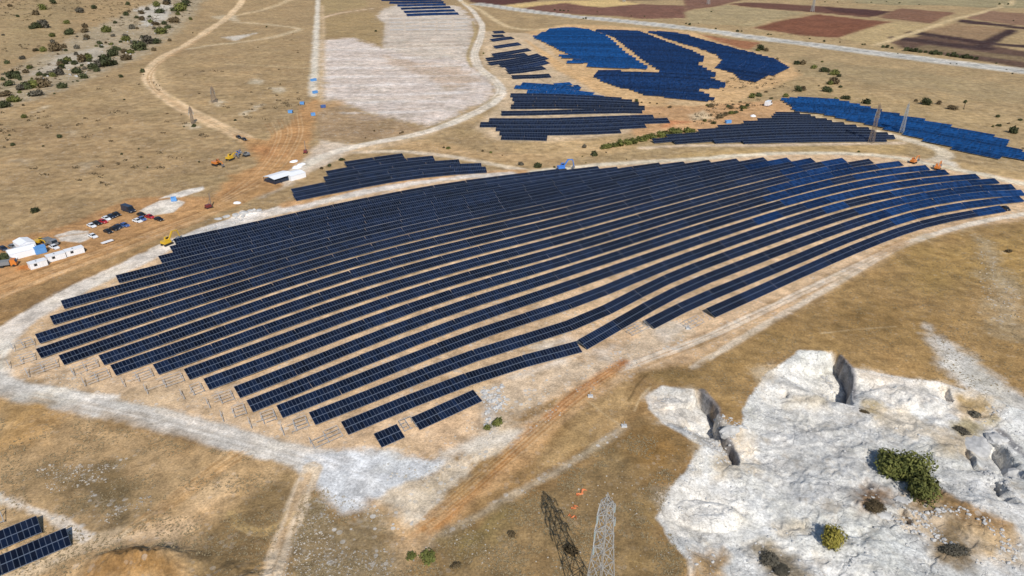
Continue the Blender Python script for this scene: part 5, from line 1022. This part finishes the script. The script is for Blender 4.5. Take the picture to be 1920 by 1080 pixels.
# ------------------------------------------------------------------ vehicles and machines
M_TYRE = simple('tyre_rubber', (.02, .02, .02), .85); M_RIM = simple('wheel_rim', (.35, .35, .36), .4, .7); M_GLASS = simple('dark_glass', (.015, .018, .022), .1, 0, .05); M_LAMP = simple('lamp_lens', (.7, .7, .68), .2); M_RED = simple('tail_lens', (.4, .02, .02), .3)
PAINT = {n_: simple('paint_' + n_, c, .28, 0, .04, 1.0) for n_, c in {'white': (.78, .79, .8), 'black': (.014, .015, .018), 'red': (.42, .02, .03), 'blue': (.06, .12, .32), 'navy': (.02, .03, .055), 'silver': (.45, .47, .5), 'orange': (.6, .2, .04), 'yellow': (.62, .38, .03), 'grey': (.2, .21, .22), 'skyblue': (.06, .2, .6)}.items()}
def car(px, py, rz, paint, label, van=False, k=1.0):
    root = empty('parked_van' if van else 'parked_car', P(px, py), rz); L, W, Hh = (5.4, 2.0, 2.35) if van else (4.4, 1.8, 1.48)
    mb = MB(); h = L / 2
    if van: prof = [(-h, .35), (h, .35), (h, .95), (h - .55, 1.1), (h - 1.15, 2.25), (-h + .08, 2.35), (-h, 2.2)]
    else: prof = [(-h, .3), (h, .28), (h, .62), (h - .1, .76), (h - 1.15, .93), (h - 1.95, 1.44), (-h + 1.15, 1.48), (-h + .35, 1.02), (-h, .92)]
    w = W / 2; n = len(prof); v = []
    for s in (-1, 1):
        for x, z in prof:
            t = .16 if z > 1.0 else 0
            v.append((x, s * (w - t), z))
    mb.add(v, [tuple(range(n)), tuple(range(2 * n - 1, n - 1, -1))] + [(i + n, (i + 1) % n + n, (i + 1) % n, i) for i in range(n)])
    body = mb.build('body', PAINT[paint], root); gl = MB()
    if van:
        gl.add([(h - .53, -w + .2, 1.16), (h - .53, w - .2, 1.16), (h - 1.08, w - .26, 2.12), (h - 1.08, -w + .26, 2.12)], [(0, 1, 2, 3)])
        for s in (-1, 1): gl.add([(h - .75, s * (w - .02), 1.2), (h - 1.9, s * (w - .02), 1.2), (h - 1.9, s * (w - .12), 1.9), (h - 1.15, s * (w - .12), 1.9)], [(0, 1, 2, 3)])
    else:
        gl.add([(h - 1.16, -w + .12, .97), (h - 1.16, w - .12, .97), (h - 1.88, w - .2, 1.42), (h - 1.88, -w + .2, 1.42)], [(0, 1, 2, 3)]); gl.add([(-h + .42, -w + .14, 1.08), (-h + .42, w - .14, 1.08), (-h + 1.08, w - .2, 1.46), (-h + 1.08, -w + .2, 1.46)], [(3, 2, 1, 0)])
        for s in (-1, 1): gl.add([(h - 1.35, s * (w - .06), 1.0), (-h + .6, s * (w - .06), 1.05), (-h + 1.25, s * (w - .13), 1.42), (h - 1.95, s * (w - .13), 1.4)], [(0, 1, 2, 3)])
    for q in range(len(gl.v)):
        x, y, z = gl.v[q]; gl.v[q] = (x * 1.006, y * 1.03, z + .012)
    gl.build('windows', M_GLASS, root)
    for sx in (-1, 1):
        for s in (-1, 1):
            wm = MB(); wm.cyl((sx * L * .31, s * (w - .06), .33), (0, 1, 0), .33, .22, 12); wo = wm.build('wheel', M_TYRE, root); rm = MB(); rm.cyl((sx * L * .31, s * (w + .06), .33), (0, 1, 0), .2, .02, 10); rm.build('rim', M_RIM, wo)
            hl = MB(); hl.box(sx * h - .03, sx * h + .03, s * w * .75 - .16, s * w * .75 + .16, .6, .76); hl.build('headlight' if sx > 0 else 'tail_light', M_LAMP if sx > 0 else M_RED, root)
    root.scale = (k, k, k); tag(root, label, 'van' if van else 'car', None if van else 'cars on the works yard'); return root
DC = gdir(200, 400, 10, 3.4)
def pk(cx, cy): return (cx / 6.0, 340 + cy / 6.0)
for cx, cy, pnt, lab in [(1035, 512, 'white', 'white parked car at the lower left end of the back row of cars'), (1092, 484, 'black', 'black parked car between the white one and the red one in the back row'), (1160, 465, 'red', 'dark red parked car in the middle of the back row'), (1200, 432, 'white', 'white parked car right of the dark red one in the back row'),
    (1255, 408, 'navy', 'dark parked car between a white car and another dark one in the back row'), (1315, 384, 'black', 'black parked car at the upper right end of the back row'), (1595, 388, 'black', 'black parked car left of the bright red one'), (1550, 458, 'white', 'white parked car in front of the light blue one'), (1600, 436, 'blue', 'light blue parked car between white and bright red cars'),
    (1690, 412, 'red', 'bright red parked car near the right end of the car park'), (1790, 440, 'black', 'black parked car alone at the right end of the car park'), (1220, 578, 'black', 'black parked car at the lower left end of the front row'), (1290, 548, 'black', 'black parked car second from lower left in the front row'), (1335, 524, 'navy', 'dark parked car next to the blue one in the front row'), (1405, 506, 'blue', 'blue parked car at the upper right end of the front row'), (1050, 630, 'white', 'white car with dark rear parked apart below the rows')]:
    x, y = pk(cx, cy); car(x, y, DC + rnd.uniform(-.08, .08), pnt, lab)
x, y = pk(1450, 340); car(x, y, DC, 'navy', 'large dark van with a pale roof behind the parked cars', True, 1.25)
car(448, 259, gdir(448, 259, 10, 5), 'black', 'rear dark car of two driving on the pale dirt road'); car(458, 263, gdir(458, 263, 10, 5), 'black', 'front dark car of two driving on the pale dirt road')
x, y = pk(155, 748); car(x, y, DC, 'grey', 'grey car behind the white tents at the left'); x, y = pk(40, 772); car(x, y, DC, 'navy', 'dark car at the left edge behind the tree'); x, y = pk(615, 755); car(x, y, DC, 'white', 'white car beside the brown trailer and yellow loader'); x, y = pk(120, 893); car(x, y, DC + .8, 'white', 'white car under the tree at the left edge')
car(1440, 198, gdir(1440, 198, 10, -5), 'white', 'white van parked above the fan-shaped right block', True, 1.5)
car(300, 505 / 6 + 361, DC, 'black', 'dark car alone at the right of the yard') if False else None

def excavator(px, py, rz, paint, label, k=1.0, boom=1.0):
    root = empty('excavator', P(px, py), rz); pm = PAINT[paint]
    for s in (-1, 1):
        tm = MB(); tm.prism([(-1.9, .15), (-1.6, 0), (1.6, 0), (1.9, .15), (1.9, .65), (1.6, .85), (-1.6, .85), (-1.9, .65)], s * 1.0 - .3, s * 1.0 + .3); tm.build('track', M_TYRE, root)
    b = MB(); b.box(-1.9, 1.2, -1.25, 1.25, 1.0, 1.95, taper=.08); b.box(-.6, .6, -.6, .6, .7, 1.0); b.build('house', pm, root)
    c = MB(); c.box(-.1, 1.4, .25, 1.25, 1.95, 2.95, taper=.12); co = c.build('cab', pm, root); gq = MB(); gq.box(.0, 1.44, .21, 1.29, 2.2, 2.8, taper=.1); gq.build('windows', M_GLASS, co)
    bm_ = MB(); bm_.bar((.8, -.3, 1.7), (2.8, -.3, 4.6 * boom), .45); bm_.bar((2.8, -.3, 4.6 * boom), (5.0, -.3, 4.3 * boom), .4); bm_.build('boom', pm, root)
    st = MB(); st.bar((4.9, -.3, 4.4 * boom), (5.6, -.3, 1.6), .3); st.build('stick', pm, root)
    bk = MB(); bk.prism([(5.3, 1.6), (5.9, 1.5), (5.9, .7), (5.2, .4), (4.8, .9)], -.8, .2); bk.build('bucket', M_RIM, root)
    root.scale = (k, k, k); tag(root, label, 'excavator'); return root
excavator(314, 459, gdir(314, 459, 10, -4), 'yellow', 'yellow excavator at the upper left tip of the big array', 1.0)
excavator(406, 310, gdir(406, 310, 10, 3), 'orange', 'orange yellow excavator, leftmost machine on the meadow above the site buildings', 1.1, .6); excavator(432, 300, gdir(432, 300, 10, -4), 'yellow', 'yellow excavator in the middle of the machines on the meadow', 1.05, .6); excavator(462, 293, gdir(462, 293, -10, 3), 'grey', 'grey machine at the right end of the row on the meadow', .9, .6); excavator(447, 291, gdir(447, 291, 5, -5), 'blue', 'blue machine behind the yellow one on the meadow', .75, .6)
excavator(1053, 319, gdir(1053, 319, 10, -1), 'skyblue', 'bright blue excavator with raised boom behind the upper edge of the array', 1.15)
excavator(1712, 306, gdir(1712, 306, 10, -4), 'orange', 'small orange machine at the top right, left of its twin', .95, .8); excavator(1757, 318, gdir(1757, 318, 8, -8), 'orange', 'small orange machine at the top right beside the white spoil', 1.0, .8)
excavator(74, 457, gdir(74, 457, 10, 3), 'yellow', 'yellow loader between the white tents and the brown trailer', .85, .6)
# drilling rig
def drill_rig(px, py, rz, label):
    root = empty('drilling_rig', P(px, py), rz)
    for s in (-1, 1):
        tm = MB(); tm.prism([(-1.5, .1), (-1.2, 0), (1.2, 0), (1.5, .1), (1.5, .5), (-1.5, .5)], s * .8 - .25, s * .8 + .25); tm.build('track', M_TYRE, root)
    b = MB(); b.box(-1.4, .9, -.9, .9, .55, 1.7, taper=.1); b.build('house', simple('paint_maroon', (.16, .03, .03), .4), root)
    m = MB(); m.box(1.0, 1.4, -.2, .2, .2, 6.2); m.bar((-.3, 0, 1.6), (1.1, 0, 4.2), .15); m.build('mast', M_RUST, root); tag(root, label, 'drilling rig')
drill_rig(392, 390, gdir(392, 390, 10, -3), 'dark red drilling rig with upright mast on the dirt road'); drill_rig(573, 287, gdir(573, 287, 5, -10), 'dark red drilling rig beside the vertical track near the road fork')
def truck(px, py, rz, cabp, bedp, label, k=1.0):
    root = empty('tipper_truck', P(px, py), rz); c = MB(); c.prism([(1.6, .6), (3.4, .6), (3.4, 1.5), (3.1, 2.6), (1.6, 2.7)], -1.15, 1.15); co = c.build('cab', PAINT[cabp], root)
    gq = MB(); gq.add([(3.43, -1, 1.55), (3.43, 1, 1.55), (3.16, 1, 2.5), (3.16, -1, 2.5)], [(0, 1, 2, 3)]); gq.build('windscreen', M_GLASS, co)
    b = MB(); b.box(-3.4, 1.4, -1.2, 1.2, 1.0, 1.2); b.box(-3.4, 1.4, -1.2, -1.1, 1.2, 2.3); b.box(-3.4, 1.4, 1.1, 1.2, 1.2, 2.3); b.box(-3.4, -3.3, -1.1, 1.1, 1.2, 2.3); b.box(1.3, 1.4, -1.1, 1.1, 1.2, 2.5); b.build('bed', PAINT[bedp], root)
    for x in (-2.4, -1.2, 2.5):
        for s in (-1, 1): wm = MB(); wm.cyl((x, s * 1.0, .5), (0, 1, 0), .5, .35, 12); wm.build('wheel', M_TYRE, root)
    root.scale = (k, k, k); tag(root, label, 'truck')
truck(13, 500, DC + .9, 'orange', 'grey', 'orange truck with a grey bed at the left edge'); truck(96, 459, DC, 'grey', 'grey', 'brown grey trailer truck right of the yellow loader')

# ------------------------------------------------------------------ site buildings
M_CABIN = simple('white_sheet_metal', (.8, .8, .8), .45, 0, .05); M_TENT = simple('white_tarpaulin', (.84, .84, .85), .6, 0, .04); M_BLUE = simple('blue_tarpaulin', (.11, .3, .62), .5, 0, .1)
def cabin(px, py, rz, L, W, Hh, label, group=None, mat=None, vent=True):
    root = empty('site_cabin', P(px, py), rz); mat = mat or M_CABIN; b = MB(); b.box(-L / 2, L / 2, -W / 2, W / 2, .15, Hh)
    for i in range(int(L / .6)):
        x = -L / 2 + .3 + i * .6
        for s in (-1, 1): b.box(x, x + .25, s * W / 2 - .03, s * W / 2 + .03, .3, Hh - .2)
    b.build('wall', mat, root); r_ = MB(); r_.box(-L / 2 - .1, L / 2 + .1, -W / 2 - .1, W / 2 + .1, Hh, Hh + .14); ro = r_.build('roof', mat, root)
    if vent: v_ = MB(); v_.box(-L * .1, -L * .02, -.25, .25, Hh + .14, Hh + .34); v_.build('roof_unit', PAINT['grey'], ro)
    for x in ((-L * .18,) if vent else ()):
        w_ = MB(); w_.box(x - .5, x + .5, -W / 2 - .06, -W / 2 + .02, 1.1, 2.0); fo = w_.build('window', PAINT['grey'], root); g_ = MB(); g_.box(x - .42, x + .42, -W / 2 - .08, -W / 2 - .065, 1.18, 1.92); g_.build('pane', M_GLASS, fo)
    d_ = MB(); d_.box(.6, 1.4, -W / 2 - .06, -W / 2 + .02, .2, 2.2); d_.build('door', mat, root)
    e_ = MB(); e_.box(L / 2 + .02, L / 2 + .14, -W / 2 + .2, W / 2 - .2, .3, Hh - .2); e_.build('end_panel', PAINT['navy'], root); tag(root, label, 'site cabin', group); return root
for cx, cy, L, lab in [(435, 962, 6.2, 'white flat-roofed site cabin, leftmost of three beside the dirt road'), (638, 880, 6.6, 'white flat-roofed site cabin, middle of three beside the dirt road'), (845, 818, 6.8, 'white flat-roofed site cabin, rightmost of three beside the dirt road')]:
    x, y = pk(cx, cy); cabin(x, y, gdir(x, y, 19, -5.4), L * .88, 2.9, 2.2, lab, 'three white site cabins')
def tent(px, py, rz, L, W, eave, ridge_, label, mat=None, open_=False):
    root = empty('tent', P(px, py), rz); mat = mat or M_TENT; r_ = MB()
    r_.add([(-L / 2, -W / 2, eave), (L / 2, -W / 2, eave), (L / 2, 0, ridge_), (-L / 2, 0, ridge_), (-L / 2, W / 2, eave), (L / 2, W / 2, eave)], [(0, 1, 2, 3), (3, 2, 5, 4)])
    r_.add([(-L / 2, -W / 2, eave - .08), (L / 2, -W / 2, eave - .08), (L / 2, 0, ridge_ - .08), (-L / 2, 0, ridge_ - .08), (-L / 2, W / 2, eave - .08), (L / 2, W / 2, eave - .08)], [(3, 2, 1, 0), (4, 5, 2, 3)]); r_.build('roof', mat, root)
    if not open_:
        w_ = MB(); w_.add([(-L / 2 + .05, -W / 2 + .05, 0), (L / 2 - .05, -W / 2 + .05, 0), (L / 2 - .05, W / 2 - .05, 0), (-L / 2 + .05, W / 2 - .05, 0), (-L / 2 + .05, -W / 2 + .05, eave - .1), (L / 2 - .05, -W / 2 + .05, eave - .1), (L / 2 - .05, W / 2 - .05, eave - .1), (-L / 2 + .05, W / 2 - .05, eave - .1), (-L / 2 + .05, 0, ridge_ - .1), (L / 2 - .05, 0, ridge_ - .1)], [(0, 1, 5, 4), (2, 3, 7, 6), (1, 2, 6, 9, 5), (3, 0, 4, 8, 7)]); w_.build('wall', mat, root)
        d_ = MB(); d_.box(L / 2 - .04, L / 2 + .02, -W * .2, W * .2, 0, eave * .85); d_.build('door', PAINT['silver'], root)
    else:
        for i in range(4):
            for s in (-1, 1):
                x = -L / 2 + .15 + (L - .3) * i / 3; p_ = MB(); p_.box(x - .1, x + .1, s * (W / 2 - .12) - .1, s * (W / 2 - .12) + .1, 0, eave); p_.build('post', PAINT['navy'], root)
        b_ = MB(); b_.box(-L / 2 + .3, L / 2 - .3, -W / 2 + .5, W / 2 - .5, 0, eave * .6); b_.build('stored_goods', PAINT['navy'], root)
    tag(root, label, 'tent'); return root
x, y = pk(255, 830); tent(x, y, gdir(x, y, 19, -5), 8.6, 6, 2.4, 3.2, 'large white tent nearest the dirt road at the left edge')
x, y = pk(290, 745); tent(x, y, gdir(x, y, 12, 7), 7.0, 5.2, 2.6, 3.3, 'white tent behind the larger one at the left')
x, y = pk(462, 805); cabin(x, y, gdir(x, y, 19, -5), 3.6, 2.8, 2.5, 'bright blue covered box beside the white tents', None, M_BLUE, False)
tent(524, 338, gdir(524, 338, 20, -6), 11.5, 8.5, 2.6, 3.2, 'white open-sided shelter on dark posts by the site entrance', None, True)
tent(552, 333, gdir(552, 333, 20, -6), 8.5, 7.5, 2.4, 3.0, 'small closed white tent adjoining the open shelter')
def sack(px, py, r_, label, g_): o = boulder(px, py, r_, label, int(px) % 17, (1.3, 1, .7), M_TENT, 2); o.name = 'white_bag'; o["category"] = 'bag'; o["group"] = g_
for x, y, lab in [(551, 303, 'white bulk bag set apart above the other two near the shelter'), (557, 314, 'white bulk bag nearest the shelter'), (565, 309, 'white bulk bag furthest right near the shelter'), (445, 381, 'white bag alone beside the dirt road'), (1412, 218, 'white pile beside the white van at the right-hand arrays')]: sack(x, y, 2.0 if y < 320 else 1.4, lab, 'white bags')
x, y = pk(1210, 695)
def pallet(px, py, rz, L, W, h, mat, label, name='trailer_bed'):
    root = empty(name, P(px, py), rz); b = MB(); b.box(-L / 2, L / 2, -W / 2, W / 2, .5, .5 + h); b.build('deck', mat, root)
    for s in (-1, 1):
        w_ = MB(); w_.cyl((-L * .2, s * W * .42, .3), (0, 1, 0), .3, .2, 10); w_.build('wheel', M_TYRE, root)
    l_ = MB(); l_.bar((L / 2, 0, .6), (L / 2 + 1.0, 0, .35), .12); l_.build('drawbar', M_RUST, root); tag(root, label, 'trailer')
pallet(x, y, gdir(x, y, 19, -6), 4.2, 1.4, .3, M_CABIN, 'flat white trailer in front of the parked cars')
for (x, y, r_, L, lab) in [(588, 152, 1, 8, 'upper blue container on the vertical track'), (591, 175, 1, 6, 'lower blue container on the vertical track'), (606, 202, .6, 5, 'dark blue container right of the road fork'), (587, 217, .4, 4, 'small blue container below the road fork'), (545, 212, 0, 4.5, 'blue container left of the road fork'), (567, 196, 0, 4.5, 'pale blue container beside the orange road'), (1365, 231, .3, 6, 'blue container beside the fan-shaped right block'), (326, 377, .3, 3, 'small blue tank on the gravel pad')]:
    cabin(x, y, r_, L * .62, 1.9, 1.7, lab, None, M_BLUE if 'dark' not in lab else PAINT['blue'], False)
# survey markers and scraps near the bottom
M_ORANGE = simple('orange_netting', (.62, .2, .07), .7, 0, .2)
def net(px, py, L, W, rz, label):
    n = 9; v = []; f = []; p = P(px, py)
    for i in range(n):
        for j in range(4): 
            x = (i / (n - 1) - .5) * L; y = (j / 3 - .5) * W + .35 * math.sin(i * 1.3); v.append((x, y, .22 + .18 * math.sin(i * 2.1 + j * 1.7)))
    f = [(i * 4 + j, i * 4 + j + 1, i * 4 + j + 5, i * 4 + j + 4) for i in range(n - 1) for j in range(3)]
    o = mesh_obj('orange_netting', v, f, M_ORANGE); o.location = p; o.rotation_euler = (0, 0, rz); sm = o.modifiers.new('thickness', 'SOLIDIFY'); sm.thickness = .04; tag(o, label, 'netting'); return o
net(1090, 925, 2.6, .6, gdir(1090, 925, 10, -9), 'crumpled orange netting on the scrub, upper piece left of the pylon'); net(1077, 953, 1.3, .5, gdir(1077, 953, 10, -9), 'small orange netting scrap beside the pylon shadow'); net(1073, 970, 1.7, .4, gdir(1073, 970, 10, 2), 'lowest orange netting scrap near the pylon shadow')
def marker(px, py, label):
    root = empty('concrete_marker', P(px, py)); b = MB(); b.box(-.7, .7, -.5, .5, -.1, .5, taper=.06); b.build('block', simple('concrete', (.5, .5, .49), .8), root); p_ = MB(); p_.bar((0, 0, .5), (0, 0, 1.6), .12); p_.build('stake', M_ALU, root); tag(root, label, 'marker')
marker(1107, 744, 'grey concrete marker right of the orange clay strip'); marker(1170, 800, 'grey concrete marker at the upper end of the stony track'); marker(1290, 617, 'bluish box at the foot of the lower right bare rack')
car(1885, 393, gdir(1885, 393, 10, 6), 'black', 'dark car at the right-hand tip of the big array')
print('objects', len(bpy.data.objects))
